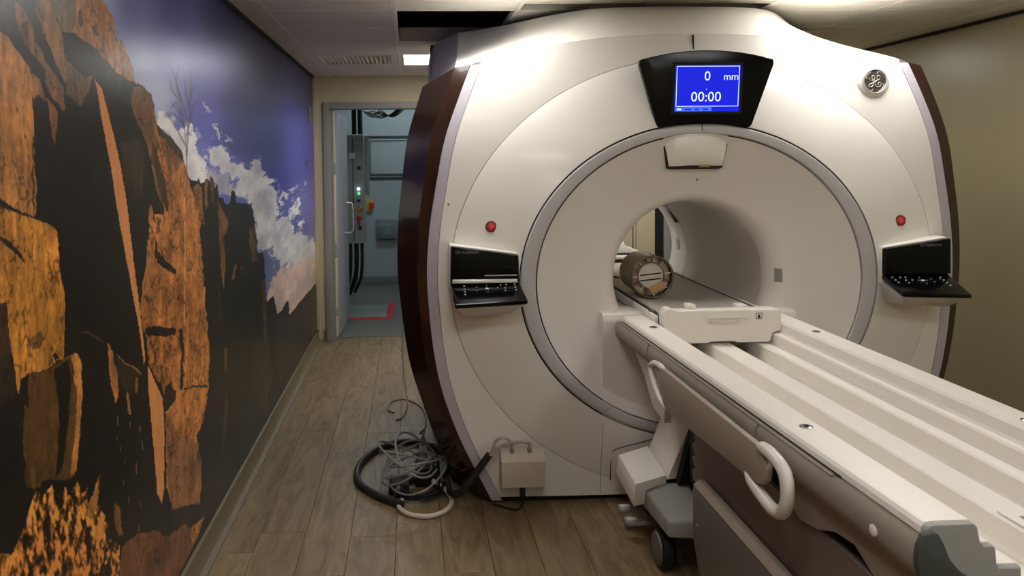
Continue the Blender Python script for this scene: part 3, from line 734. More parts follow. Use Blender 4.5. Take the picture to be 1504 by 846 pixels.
# small plate on the mural beside the doorway
sp = empty('wall_plate', (WX + 0.002, 6.62, 1.88))
tag(sp, 'small pale notice plate on the blue sky of the mural by the doorway', 'plate')
build('plate', Geo().box(WX + 0.003, WX + 0.012, 6.56, 6.68, 1.88, 2.02, 0.003), mat('plate_green', (150, 152, 120), 0.5), sp)
build('plate_border', Geo().box(WX + 0.0125, WX + 0.0135, 6.575, 6.665, 1.89, 2.01).box(WX + 0.0137, WX + 0.0142, 6.585, 6.655, 1.90, 1.99), mat('plate_print', (120, 124, 96), 0.5), sp)

# ================================================================ EQUIPMENT ROOM BEHIND THE DOORWAY
PY = 10.0
struct('floor_equipment_room', Geo().box(-1.6, 1.2, BY + 0.12, PY, -0.1, -0.001), mat('grey_vinyl_floor', (104, 104, 96), 0.4, var=0.06, scale=3))
struct('wall_equipment_back', Geo().box(-1.6, 1.2, PY, PY + 0.1, -0.1, 2.6), M_plant)
struct('wall_equipment_left', Geo().box(-1.7, -1.6, BY + 0.12, PY + 0.1, -0.1, 2.6), M_plant)
struct('wall_equipment_right', Geo().box(1.2, 1.3, BY + 0.12, PY + 0.1, -0.1, 2.6), M_plant)
struct('ceiling_equipment_room', Geo().box(-1.7, 1.3, BY + 0.12, PY + 0.1, 2.6, 2.7), M_plant)
struct('baseboard_equipment_back', Geo().box(-1.55, 1.15, PY - 0.015, PY - 0.001, 0, 0.1, 0.003), mat('grey_skirting', (110, 116, 116), 0.5))
lt = empty('tube_light', (0.1, 8.7, 2.5)); tag(lt, 'cool white tube light on the equipment room ceiling', 'ceiling light')
build('fixture', Geo().box(-0.6, 0.8, 8.64, 8.76, 2.56, 2.599, 0.005), M_cab, lt)
build('tube', Geo().tube([(-0.58, 8.7, 2.545), (0.78, 8.7, 2.545)], 0.014, 10, smooth=1), mat('cool_tube', (230, 240, 245), 0.5, emit=COOL, estr=LAMP_PLANT * 12), lt)

# open door leaf
d1 = empty('door_1', (-0.65, 7.35, 0)); d1['kind'] = 'structure'
build('door_leaf', Geo().hexa([(-0.700, BY + 0.15, 0.012), (-0.655, BY + 0.15, 0.012), (-0.628, 7.76, 0.012), (-0.672, 7.76, 0.012),
                               (-0.700, BY + 0.15, 2.0), (-0.655, BY + 0.15, 2.0), (-0.628, 7.76, 2.0), (-0.672, 7.76, 2.0)], 0.003), mat('pale_door', (160, 160, 168), 0.4), d1)
build('handle', Geo().tube([(-0.632, 7.60, 1.17), (-0.585, 7.61, 1.165), (-0.572, 7.61, 1.12), (-0.572, 7.61, 0.92), (-0.585, 7.61, 0.875), (-0.632, 7.60, 0.87)], 0.012, 10), M_chrome, d1)
for z in (0.25, 0.75, 1.25, 1.75):
    build('hinge', Geo().lathe([(0.012, z - 0.05), (0.012, z + 0.05)], (-0.692, BY + 0.142, 0), 'z', 10), M_silver, d1)
seal = Geo()
for a, b_ in ((0.02, 0.2), (0.27, 0.72), (0.85, 1.45), (1.55, 2.0)):
    seal.box(-0.680, -0.662, BY + 0.052, BY + 0.064, a, b_, 0.003)
build('latch_strip', seal, mat('pale_strip', (206, 200, 184), 0.5), t1)

# electrical cabinet with switches
ec = empty('electrical_cabinet', (-0.68, 8.55, 0.69)); tag(ec, 'tall grey electrical cabinet with switches and lamps in the equipment room', 'cabinet')
build('body', Geo().box(-1.0, -0.505, 8.4, 8.75, 0.69, 1.85, 0.006), M_cab, ec)
build('door_seam', Geo().box(-0.625, -0.617, 8.395, 8.401, 0.72, 1.82), M_gap, ec)
build('side_flange', Geo().box(-0.504, -0.455, 8.50, 8.52, 1.2, 1.84, 0.003), M_cab, ec)
def knob(name, x, z, r, m, parent, y=8.4):
    return build(name, Geo().lathe([(r, 0.0), (r, -0.02), (r * 0.8, -0.03)], (x, y, z), 'y', 14), m, parent)
knob('knob', -0.555, 1.50, 0.018, M_rubber, ec)
knob('indicator', -0.565, 1.275, 0.016, mat('lamp_white', (235, 235, 255), 0.4, emit=(0.9, 0.85, 1.0), estr=2.0), ec)
knob('indicator', -0.563, 1.225, 0.013, mat('lamp_green', (40, 200, 90), 0.4, emit=(0.1, 0.9, 0.3), estr=1.2), ec)
knob('knob', -0.565, 1.15, 0.016, M_rubber, ec)
sw = knob('switch', -0.55, 1.06, 0.026, mat('yellow_plate', (205, 165, 40), 0.5), ec)
build('switch_lever', Geo().box(-0.545, -0.525, 8.355, 8.37, 1.045, 1.075, 0.003), M_redtape, sw)
sw = knob('switch', -0.56, 0.96, 0.028, M_redtape, ec)
build('switch_lever', Geo().box(-0.57, -0.55, 8.35, 8.37, 0.90, 0.99, 0.004), M_redtape, sw)
knob('knob', -0.553, 0.86, 0.018, M_rubber, ec)
build('label_plate', Geo().box(-0.66, -0.60, 8.392, 8.399, 1.60, 1.66, 0.002), mat('paper_white', (225, 225, 220), 0.6), ec)
isl = empty('isolator_switch', (-0.54, PY - 0.05, 0.93)); tag(isl, 'yellow and red isolator switch on the equipment room wall', 'switch')
build('plate', Geo().box(-0.59, -0.50, PY - 0.04, PY - 0.001, 0.93, 1.09, 0.006), mat('yellow_plate', (205, 165, 40)), isl)
build('lever', Geo().box(-0.535, -0.48, PY - 0.08, PY - 0.041, 0.97, 1.05, 0.008), M_redtape, isl)
# wall hatch
wh = empty('wall_hatch', (-0.27, PY - 0.01, 1.35)); tag(wh, 'grey wall hatch with dark double frame in the equipment room', 'hatch')
g = Geo()
def ring_box(g, x0, x1, z0, z1, w, y0, y1):
    g.box(x0, x1, y0, y1, z1 - w, z1).box(x0, x1, y0, y1, z0, z0 + w).box(x0, x0 + w, y0, y1, z0 + w, z1 - w).box(x1 - w, x1, y0, y1, z0 + w, z1 - w)
ring_box(g, -0.58, 0.25, 1.35, 1.89, 0.02, PY - 0.03, PY - 0.001)
build('outer_frame', g, mat('dark_frame', (44, 52, 56), 0.5), wh)
g = Geo(); ring_box(g, -0.525, 0.20, 1.40, 1.835, 0.012, PY - 0.024, PY - 0.001)
build('inner_frame', g, mat('mid_frame', (70, 80, 82), 0.5), wh)
build('pane', Geo().box(-0.512, 0.188, PY - 0.012, PY - 0.001, 1.413, 1.822), mat('grey_pane', (150, 160, 160), 0.25), wh)
# document holder
dh = empty('document_holder', (-0.32, PY - 0.03, 0.57)); tag(dh, 'grey plastic document holder on the equipment room wall', 'holder')
build('tray', Geo().box(-0.455, -0.19, PY - 0.05, PY - 0.001, 0.57, 0.83, 0.01), mat('holder_grey', (112, 122, 128), 0.4), dh)
build('pocket', Geo().hexa([(-0.435, PY - 0.085, 0.59), (-0.21, PY - 0.085, 0.59), (-0.21, PY - 0.051, 0.59), (-0.435, PY - 0.051, 0.59), (-0.435, PY - 0.07, 0.75), (-0.21, PY - 0.07, 0.75), (-0.21, PY - 0.051, 0.75), (-0.435, PY - 0.051, 0.75)], 0.004), mat('holder_dark', (92, 102, 108), 0.4), dh)
build('label_plate', Geo().box(-0.36, -0.28, PY - 0.089, PY - 0.084, 0.64, 0.70), mat('holder_grey', (112, 122, 128)), dh)
# cables and conduits
for k, (x, y) in enumerate(((-0.61, 8.5), (-0.545, 8.5))):
    tag(build('conduit', Geo().tube([(x, y, 1.86), (x, y, 2.2), (x + 0.01, y, 2.59)], 0.026, 10, smooth=3), M_rubber),
        ['black conduit rising from the electrical cabinet, left one', 'black conduit rising from the electrical cabinet, right one'][k], 'conduit', 'conduits above the electrical cabinet')
for k, (x, r) in enumerate(((-0.68, 0.03), (-0.605, 0.024), (-0.545, 0.018))):
    tag(build('cable', Geo().tube([(x, 8.5, 0.685), (x, 8.5, 0.5), (x - 0.02, 8.55, 0.3), (x - 0.1, 8.7, 0.08 + 0.02 * k)], r, 10), [M_rubber, M_rubber, M_gap][k]),
        ['thick black cable hanging below the electrical cabinet, nearest the door leaf', 'black cable hanging below the electrical cabinet, middle one', 'thin grey-black cable hanging below the electrical cabinet, rightmost'][k], 'cable', 'cables below the electrical cabinet')
g = Geo()
for k in range(5):
    g.tube([(-0.52 + 0.02 * k, 8.6, 2.12 - 0.01 * k), (-0.42 + 0.01 * k, 8.6, 2.05 + 0.03 * (k % 3)), (-0.33, 8.6, 2.12 - 0.02 * k), (-0.2, 8.6, 2.05 + 0.01 * k), (-0.05, 8.62, 2.16 + 0.02 * k), (0.1, 8.62, 2.4), (0.12 + 0.02 * k, 8.62, 2.598)], 0.007, 6)
tag(build('cable_bundle', g, M_rubber), 'tangled dark cables strung under the equipment room ceiling', 'cables')
# floor hatch with tape
fh = empty('floor_hatch', (-0.46, 8.1, 0.0)); tag(fh, 'grey floor hatch edged with red tape beyond the doorway', 'hatch')
build('hatch_plate', Geo().box(-0.72, -0.27, 7.83, 8.5, 0.0, 0.006, 0.002), mat('hatch_grey', (126, 134, 130), 0.4), fh)
build('tape', Geo().box(-0.72, -0.22, 7.74, 7.83, 0.0, 0.003), M_redtape, fh)
build('tape', Geo().box(-0.268, -0.20, 7.84, 8.62, 0.0, 0.003), M_redtape, fh)

# ================================================================ SCANNER
XC, ZC = 1.28, 1.01
scanner = empty('mri_scanner', (XC, 4.15, 0.0))
tag(scanner, 'large white scanner with round bore, silver ring and dark brown sides', 'scanner')
HZ = [0.0, 0.03, 0.31, 0.54, 0.75, 1.04, 1.27, 1.66, 1.99]
HV = [0.930, 0.945, 1.085, 1.165, 1.200, 1.222, 1.205, 1.135, 1.010]
from_z = np.linspace(0, 1.99, 400)
_hs = np.interp(from_z, HZ, HV)
_k = np.ones(41) / 41
_hp = np.concatenate([np.linspace(_hs[0] - 0.05 * 1.0, _hs[0], 20, endpoint=False) , _hs, np.linspace(_hs[-1], _hs[-1] - 0.045, 21)[1:]])
_hsm = np.convolve(_hp, _k, 'valid')
_hsm = np.interp(np.linspace(0, 1, 400), np.linspace(0, 1, len(_hsm)), _hsm)
def h0(z): return float(np.interp(z, from_z, _hsm))
def ztop(h): return 2.121 - 0.131 * (min(abs(h), 1.1) / 1.01) ** 2.2
A_C, B_C, Z_C = 1.115, 0.985, 1.03
def ybase(x, z):
    h = abs(x - XC)
    return 3.455 + 0.028 * (h / 1.2) ** 2 + 0.05 * max(0.0, (z - 1.55) / 0.5) ** 2 + 0.012 * max(0.0, (0.6 - z) / 0.6) ** 2
def yface(x, z):
    rho = math.hypot((x - XC) / A_C, (z - Z_C) / B_C)
    t = min(1.0, max(0.0, (1 - rho) / 0.29))
    return ybase(x, z) - 0.062 * (t ** 0.85)
# outline of the front cover
SW = 0.050
out = []
N1, N2, N3 = 60, 60, 40
zt = 1.985
for k in range(N1):
    z = 0.03 + (zt - 0.03) * k / N1
    out.append((XC + h0(z) - SW, z))
ht = h0(zt) - SW
for k in range(N2):
    h = ht - 2 * ht * k / N2
    out.append((XC + h, ztop(h)))
for k in range(N1):
    z = zt - (zt - 0.03) * k / N1
    out.append((XC - h0(z) + SW, z))
hb = h0(0.03) - SW
for k in range(N3):
    out.append((XC - hb + 2 * hb * k / N3, 0.03))
def crease_pt(x, z):
    th = math.atan2((z - Z_C) / B_C, (x - XC) / A_C)
    ex, ez = XC + A_C * math.cos(th), Z_C + B_C * math.sin(th)
    r_e = math.hypot(ex - XC, ez - Z_C); r_b = math.hypot(x - XC, z - Z_C)
    if r_e > r_b * 0.985:
        s = r_b * 0.985 / r_e
        ex, ez = XC + (ex - XC) * s, Z_C + (ez - Z_C) * s
    return ex, ez
RO, RI, RZO, RZI, ZR = 0.807, 0.737, 0.700, 0.655, 1.010
rows_o, rows_i = [], []
cre = [crease_pt(x, z) for x, z in out]
rows_o.append([(x, ybase(x, z) + 0.03, z) for x, z in out])
for s in (0.0, 0.15, 0.4, 0.7, 0.93):
    rows_o.append([(x + (c[0] - x) * s, ybase(x + (c[0] - x) * s, z + (c[1] - z) * s), z + (c[1] - z) * s) for (x, z), c in zip(out, cre)])
rows_o.append([(c[0], ybase(*c), c[1]) for c in cre])
rows_o.append([(c[0], ybase(*c) + 0.02, c[1]) for c in cre])
build('front_cover', Geo().grid(rows_o, close_u=True), M_white, scanner, 25)
def ell(x, z, rx, rz, zc):
    th = math.atan2((z - zc) / rz, (x - XC) / rx)
    return XC + rx * math.cos(th), zc + rz * math.sin(th)
rin = [ell(c[0], c[1], RO + 0.006, RZO + 0.006, ZR) for c in cre]
GR = 0.0025
rows_i.append([(XC + (c[0] - XC) * 0.998, ybase(*c) + 0.02, Z_C + (c[1] - Z_C) * 0.998) for c in cre])
rows_i.append([(XC + (c[0] - XC) * 0.998, ybase(*c) - 0.001, Z_C + (c[1] - Z_C) * 0.998) for c in cre])
for s in (0.03, 0.12, 0.25, 0.4, 0.55, 0.7, 0.85, 0.95, 1.0):
    row = []
    for c, q in zip(cre, rin):
        x, z = c[0] + (q[0] - c[0]) * s, c[1] + (q[1] - c[1]) * s
        row.append((x, yface(x, z), z))
    rows_i.append(row)
rows_i.append([(q[0], yface(*q) + 0.03, q[1]) for q in rin])
build('dome_cover', Geo().grid(rows_i, close_u=True), M_white, scanner, 25)
# joint behind the ring
def ering(rx, rz, y, zc=ZR, n=192, a0=0, a1=2 * PI):
    return [(XC + rx * math.cos(a0 + (a1 - a0) * k / n), y(XC + rx * math.cos(a0 + (a1 - a0) * k / n), zc + rz * math.sin(a0 + (a1 - a0) * k / n)) if callable(y) else y, zc + rz * math.sin(a0 + (a1 - a0) * k / n)) for k in range(n if a1 - a0 >= 2 * PI - 1e-6 else n + 1)]
build('ring_joint', Geo().grid([ering(RO + 0.03, RZO + 0.03, lambda x, z: yface(x, z) + 0.022), ering(RI - 0.006, RZI - 0.006, lambda x, z: yface(x, z) + 0.022)], close_u=True), M_gap, scanner)
# silver ring in three segments
def ring_seg(a0, a1):
    rows = []
    yf = lambda x, z: yface(XC + (x - XC) * 1.0, z)
    for rx, rz, dy in ((RO - 0.001, RZO - 0.001, 0.02), (RO - 0.001, RZO - 0.001, 0.003), (RO - 0.006, RZO - 0.006, -0.002), ((RO + RI) / 2, (RZO + RZI) / 2, -0.003), (RI + 0.006, RZI + 0.006, 0.0), (RI + 0.002, RZI + 0.002, 0.005), (RI + 0.002, RZI + 0.002, 0.025)):
        rows.append(ering(rx, rz, lambda x, z: yf(x, z) + dy, ZR, 72, a0, a1))
    return Geo().grid(rows)
d2r = math.radians
e_ = 0.0022
build('ring_segment', ring_seg(d2r(90) + e_, d2r(236.5) - e_), M_ring, scanner, 40)
build('ring_segment', ring_seg(d2r(-56.5) + e_, d2r(90) - e_), M_ring, scanner, 40)
build('ring_segment', ring_seg(d2r(236.5) + e_, d2r(303.5) - e_), M_ring, scanner, 40)
# funnel and bore
BR = 0.353
rows = []
NF = 160
def frow(rx, rz, y, zc):
    return [(XC + rx * math.cos(2 * PI * k / NF), y, zc + rz * math.sin(2 * PI * k / NF)) for k in range(NF)]
frow_o = frow(RI - 0.004, RZI - 0.004, 0, ZR)
rows.append([(p[0], yface(p[0], p[2]) + 0.03, p[2]) for p in frow_o])
rows.append([(p[0], yface(p[0], p[2]) + 0.006, p[2]) for p in frow(RI - 0.004, RZI - 0.004, 0, ZR)])
for s in (0.02, 0.2, 0.4, 0.6, 0.78):
    rx, rz = (RI - 0.004) * (1 - s) + 0.415 * s, (RZI - 0.004) * (1 - s) + 0.378 * s
    rows.append([(p[0], (yface(*(lambda q: (q[0], q[2]))(frow_o[k_])) + 0.006) * (1 - s) + 3.486 * s, p[2]) for k_, p in enumerate(frow(rx, rz, 0, ZR))])
for t in np.linspace(0, 1, 9):
    a = t * PI / 2
    # quarter round into the bore
    rx = 0.452 - (0.452 - BR) * math.sin(a); rz = 0.405 - (0.405 - BR) * math.sin(a)
    rows.append(frow(rx, rz, 3.478 + 0.10 * (1 - math.cos(a)), ZR))
build('bore_funnel', Geo().grid(rows, close_u=True), M_disc, scanner, 40)
build('bore_liner', Geo().grid([frow(BR, BR, 3.581, ZR), frow(BR, BR, 4.0, ZR), frow(BR, BR, 4.57, ZR)], close_u=True), M_disc, scanner)
build('liner_joint', Geo().grid([frow(BR + 0.006, BR + 0.006, 3.572, ZR), frow(BR + 0.006, BR + 0.006, 3.59, ZR)], close_u=True), M_gap, scanner)
build('liner_joint', Geo().grid([frow(BR + 0.006, BR + 0.006, 4.565, ZR), frow(BR + 0.006, BR + 0.006, 4.585, ZR)], close_u=True), M_gap, scanner)
rows = []
for t in np.linspace(0, 1, 9):
    a = t * PI / 2
    r = BR + 0.02 * t * 0 + 0.16 * (1 - math.cos(a)) ** 2.2; rows.append(frow(r, r, 4.574 + 0.42 * math.sin(a), ZR))
rf = build('rear_funnel', Geo().grid(rows, close_u=True), M_white, scanner, 40)
def arc_patch(a0, a1, y0, y1, rfun, n=14):
    return Geo().grid([[(XC + rfun(y) * math.cos(a0 + (a1 - a0) * k / n), y, ZR + rfun(y) * math.sin(a0 + (a1 - a0) * k / n)) for k in range(n + 1)] for y in np.linspace(y0, y1, 4)])
def rrear(y):
    s = min(1, (y - 4.574) / 0.42); return BR + 0.16 * (1 - math.sqrt(max(0, 1 - s * s))) ** 2.2 - 0.003
build('dark_slot', arc_patch(d2r(28), d2r(66), 4.59, 4.66, rrear), M_black, rf)
build('sensor_window', arc_patch(d2r(-2), d2r(9), 4.70, 4.76, rrear), M_ring, rf)
def rfront(y): return BR + 0.004
sw_rows = []
for a in np.linspace(0.42, 0.78, 5):
    rx = 0.452 - (0.452 - BR) * math.sin(a) - 0.0015; rz = 0.405 - (0.405 - BR) * math.sin(a) - 0.0015
    sw_rows.append([(XC + rx * math.cos(t), 3.4765 + 0.10 * (1 - math.cos(a)), ZR + rz * math.sin(t)) for t in np.linspace(d2r(-3.5), d2r(6), 6)])
build('sensor_window', Geo().grid(sw_rows), mat('sensor_grey', (140, 134, 128), 0.4), scanner)

# edge strips, brown sides, body
ZT = np.linspace(0, 1, 49)
def side(sgn):
    A, B, C, D, E_, F_ = [], [], [], [], [], []
    for t in ZT:
        zf = 0.012 + t * 1.975
        hh = h0(zf)
        A.append((XC + sgn * (hh - SW + 0.002), ybase(XC + hh - SW, zf) - 0.001, zf))
        B.append((XC + sgn * (hh - 0.002), ybase(XC + hh, zf) + 0.004, zf))
        w1 = interp(zf, [0, 1.0, 1.99], [0.032, 0.042, 0.07])
        z1 = 0.012 + t * 1.965
        C.append((XC + sgn * (hh + w1), ybase(XC + hh, zf) + 0.022, z1))
        z2 = 0.012 + t * 1.92
        h2 = interp(z2, [0, 0.2, 0.62, 1.02, 1.25, 1.68, 1.94], [1.03, 1.165, 1.305, 1.352, 1.35, 1.30, 1.215])
        y2 = interp(z2, [0, 1.0, 1.6, 1.94], [3.60, 3.64, 3.72, 3.95])
        D.append((XC + sgn * h2, y2, z2))
        E_.append((XC + sgn * (h2 - 0.01), y2 + 0.35, z2))
        F_.append((XC + sgn * (h2 - 0.10), 4.80, z2))
    sm = lambda L: L if len(L) < 5 else [L[0]] + [tuple((np.array(L[i - 1]) + 2 * np.array(L[i]) + np.array(L[i + 1])) / 4) for i in range(1, len(L) - 1)] + [L[-1]]
    for _ in range(6): D = sm(D); E_ = sm(E_)
    return A, B, C, D, E_, F_
for sgn in (-1, 1):
    A, B, C, D, E_, F_ = side(sgn)
    inn = lambda L, dx, dy: [(p[0] - sgn * dx, p[1] + dy, p[2]) for p in L]
    build('edge_strip', Geo().grid([inn(A, 0, 0.03), A, B, inn(B, 0, 0.02)]), M_strip, scanner, 40)
    B2 = [(p[0] + sgn * 0.003, p[1] + 0.001, p[2]) for p in B]
    build('side_panel', Geo().grid([inn(B2, 0.01, 0.03), B2, C, D, E_, inn(E_, 0.03, 0.0), inn(D, 0.03, 0.02), inn(C, 0.03, 0.03), inn(B2, 0.01, 0.03)]), M_brown, scanner, 18)
    body = Geo().grid([inn(E_, 0.012, -0.02), F_])
    n = len(E_)
    build('side_body', body, M_hoodside, scanner, 40)
# hood
RH = [0.0, 0.25, 0.46, 0.62, 0.80, 1.01]
RYv = [3.68, 3.69, 3.75, 3.95, 4.22, 4.44]
NH = 64
f_row, m1, m1b, m2, r_row, b_row = [], [], [], [], [], []
_yr = lambda h: interp(abs(h), RH, RYv)
yr_s = [np.mean([_yr(min(1.01, abs(1.01 * (-1 + 2 * k / NH) + d))) for d in (-0.08, -0.04, 0, 0.04, 0.08)]) for k in range(NH + 1)]
for k in range(NH + 1):
    u = -1 + 2 * k / NH
    hf = 1.078 * u; hr = 1.01 * u
    zf = ztop(hf) + 0.002 if abs(hf) < 1.0 else 1.990 - 0.014 * (abs(hf) - 1.0) / 0.078
    p0 = np.array((XC + hf, ybase(XC + hf, zf) + 0.002 + 0.022 * max(0.0, (abs(hf) - 0.95) / 0.128), zf))
    p3 = np.array((XC + hr, yr_s[k], 2.276))
    f_row.append(tuple(p0))
    w = abs(u) ** 1.6
    def mixp(s, zs): return (p0[0] + (p3[0] - p0[0]) * s, p0[1] + (p3[1] - p0[1]) * s, p0[2] + (p3[2] - p0[2]) * zs)
    m1.append(mixp(0.45, 0.48 - 0.19 * w)); m1b.append(mixp(0.75, 0.80 - 0.29 * w)); m2.append(mixp(0.92, 0.96 - 0.26 * w))
    r_row.append(tuple(p3)); b_row.append((XC + hr * 1.12, 5.02, 2.276))
g = Geo().grid([[(p[0], p[1] + 0.02, p[2] - 0.03) for p in f_row], f_row, m1, m1b, m2, r_row, b_row])
build('hood', g, M_white, scanner, 30)
for sgn in (-1, 1):
    k = 0 if sgn < 0 else NH
    top = [f_row[k], m1[k], m1b[k], m2[k], r_row[k], (XC + sgn * 1.09, 4.66, 2.272), (XC + sgn * 1.135, 4.76, 2.255), (XC + sgn * 1.165, 4.84, 2.19), (XC + sgn * 1.17, 4.9, 2.1)]
    bot = [(XC + sgn * 1.06, 3.53, 1.86), (XC + sgn * 1.12, 3.75, 1.86), (XC + sgn * 1.15, 3.9, 1.86), (XC + sgn * 1.17, 4.1, 1.86), (XC + sgn * 1.18, 4.44, 1.86), (XC + sgn * 1.18, 4.66, 1.86), (XC + sgn * 1.18, 4.76, 1.86), (XC + sgn * 1.18, 4.84, 1.86), (XC + sgn * 1.18, 4.9, 1.86)]
    mid = [tuple((np.array(a) * 0.6 + np.array(b) * 0.4)) for a, b in zip(top, bot)]
    build('hood_side', Geo().grid([top, mid, bot]), M_hoodside, scanner, 40)
# rear cover
rear_o = []
for k in range(NF):
    a = 2 * PI * k / NF
    c, s = math.cos(a), math.sin(a)
    t = min(1.16 / max(abs(c), 1e-6), (1.25 if s > 0 else 0.98) / max(abs(s), 1e-6))
    rear_o.append((XC + t * c, 5.02, ZR + t * s))
build('rear_cover', Geo().grid([[(p[0], 4.75, p[2]) for p in rear_o], rear_o, frow(BR + 0.17, BR + 0.17, 5.03, ZR), frow(BR + 0.16, BR + 0.16, 4.994, ZR)], close_u=True), M_white, scanner, 40)
build('toe_kick', Geo().prism([(XC - 0.95, 3.50), (XC + 0.95, 3.50), (XC + 1.1, 3.75), (XC + 1.1, 4.75), (XC - 1.1, 4.75), (XC - 1.1, 3.75)], 'z', 0.0, 0.032), M_blackmatte, scanner)
# seams on the front
build('seam', Geo().box(XC - 0.0025, XC + 0.0025, 3.505, 3.52, 2.035, 2.116), M_gap, scanner)
for sgn in (-1, 1):
    xs = XC + sgn * 0.44
    pts = [(xs, yface(xs, z) - 0.0006, z) for z in np.linspace(0.04, 0.385, 14)]
    build('seam', Geo().grid([[(p[0] - 0.0012, p[1], p[2]) for p in pts], [(p[0] + 0.0012, p[1], p[2]) for p in pts]]), mat('soft_joint', (120, 114, 108), 0.7), scanner)
# dock column below the bore
build('dock_column', Geo().prism([(3.42, 0.36), (3.408, 0.84), (3.416, 0.866), (3.435, 0.872), (3.60, 0.872), (3.60, 0.36)], 'x', XC - 0.44, XC + 0.44, 0.006), M_disc, scanner)
# access cover low on the left
ys_ = yface(1.05, 0.2)
build('dock_recess', Geo().tube([(0.885, yface(0.885, 0.12) - 0.002, 0.10), (0.885, yface(0.885, 0.2) - 0.002, 0.22), (0.905, yface(0.9, 0.25) - 0.002, 0.255), (1.0, yface(1.0, 0.28) - 0.002, 0.285), (1.10, yface(1.1, 0.32) - 0.002, 0.315)], 0.0022, 6), M_gap, scanner)

# display above the bore
def trap(poly, y0, y1, r=0.008):
    return Geo().prism(poly, 'y', y0, y1, r, 3)
mp_ = []
for k in range(13):
    u = -1 + 2 * k / 12
    mp_.append((1.289 + 0.294 * u, 2.026 - 0.040 * u * u))
mp_ += [(1.586, 1.965), (1.502, 1.706), (1.494, 1.695)]
for k in range(11):
    u = 1 - 2 * k / 10
    mp_.append((1.288 + 0.196 * u, 1.708 - 0.016 * u * u))
mp_ += [(1.084, 1.695), (1.076, 1.706), (0.992, 1.965)]
TM = 0.10   # slight forward tilt of the display
def tilt(p):
    dz = p.z - 1.86
    return Vector((p.x, p.y - dz * TM, p.z))
mon = build('display_housing', trap(mp_, 3.375, 3.405, 0.006).map(tilt), M_black, scanner, 30)
build('display_mount', Geo().prism([(1.06, 1.98), (1.52, 1.98), (1.46, 1.73), (1.12, 1.73)], 'y', 3.40, 3.50), M_blackmatte, scanner)
SX0, SX1, SZ0, SZ1 = 1.150, 1.438, 1.762, 1.962
M_screen = mat('screen_blue', (6, 12, 120), 0.25, var=0.02, emit=lin((14, 30, 214)), estr=0.85)
M_scrtxt = mat('screen_text', (200, 215, 255), 0.4, emit=lin((205, 225, 255)), estr=0.9)
M_scrbar = mat('screen_bar', (60, 90, 220), 0.4, emit=lin((70, 105, 235)), estr=0.85)
scr = build('screen', Geo().box(SX0, SX1, 3.3728, 3.3749, SZ0, SZ1).map(tilt), M_screen, mon)
build('screen_bezel', Geo().box(SX0 - 0.012, SX1 + 0.012, 3.3736, 3.3752, SZ0 - 0.012, SZ1 + 0.012).map(tilt), M_blackmatte, mon)
g = Geo()
ring_box(g, SX0 + 0.006, SX1 - 0.004, SZ0 + 0.022, SZ1 - 0.004, 0.0022, 3.3718, 3.3727)
build('screen_border', g.map(tilt), M_scrtxt, mon)
def on_screen(cx, cz, sx=1.0):
    return lambda u, v, w: tilt(Vector((cx + u * sx, 3.3716 - w, cz + v)))
build('screen_text', text_geo('0', 0.058, on_screen(1.292, 1.913)), M_scrtxt, mon)
build('screen_text', text_geo('mm', 0.044, on_screen(1.397, 1.911)), M_scrtxt, mon)
build('screen_text', text_geo('00:00', 0.060, on_screen(1.289, 1.824, 1.02)), M_scrtxt, mon)
build('screen_text', text_geo('.', 0.03, on_screen(1.290, 1.866)), M_scrtxt, mon)
build('status_bar', Geo().box(SX0 + 0.004, SX0 + 0.165, 3.3718, 3.3727, SZ0 + 0.002, SZ0 + 0.019).map(tilt), M_scrbar, mon)
for a, b_ in ((0.012, 0.03), (0.045, 0.075), (0.09, 0.11), (0.125, 0.15)):
    build('status_mark', Geo().box(SX0 + a, SX0 + b_, 3.3710, 3.3717, SZ0 + 0.006, SZ0 + 0.013).map(tilt), M_scrtxt if a < 0.02 else M_screen, mon)

# intercom module under the display
ip = [(1.104, 1.660), (1.19, 1.676), (1.285, 1.680), (1.38, 1.676), (1.452 - 0.045, 1.660), (1.374, 1.517), (1.36, 1.512), (1.15, 1.512), (1.136, 1.517)]
build('intercom_joint', Geo().prism([(1.2555 + (x - 1.2555) * 1.02, 1.594 + (z - 1.594) * 1.025) for x, z in ip], 'y', 3.411, 3.47), M_gap, scanner)
rows = []
for t, yy in ((0.0, 3.404), (0.25, 3.400), (0.55, 3.396), (0.8, 3.397), (0.93, 3.401), (1.0, 3.412)):
    z = 1.678 - t * (1.678 - 1.516)
    w = 0.148 - t * 0.030
    rows.append([(1.2555 + w * u, yy + 0.008 * abs(u) ** 4, z - 0.014 * u * u * (1 - t) + 0.010 * (1 - u * u) * t) for u in np.linspace(-1, 1, 17)])
top = [(p[0], 3.43, p[2]) for p in rows[0]]; bot = [(p[0], 3.43, p[2]) for p in rows[-1]]
M_icom = mat('intercom_white', (226, 222, 208), 0.22, var=0.02, coat=0.3)
ic = build('intercom', Geo().grid([top] + rows + [bot]), M_icom, scanner, 40)
build('intercom_slot', Geo().box(1.27, 1.315, 3.398, 3.412, 1.519, 1.527), mat('olive_led', (140, 136, 60), 0.5), ic)
build('target_dot', Geo().lathe([(0.004, 0.0), (0.004, -0.003)], (XC - 0.003, 3.449, 1.462), 'y', 10), M_gap, scanner)
build('target_dot', Geo().lathe([(0.004, 0.0), (0.004, -0.003)], (0.163, ybase(0.163, 1.35), 1.365), 'y', 10), M_gap, scanner)

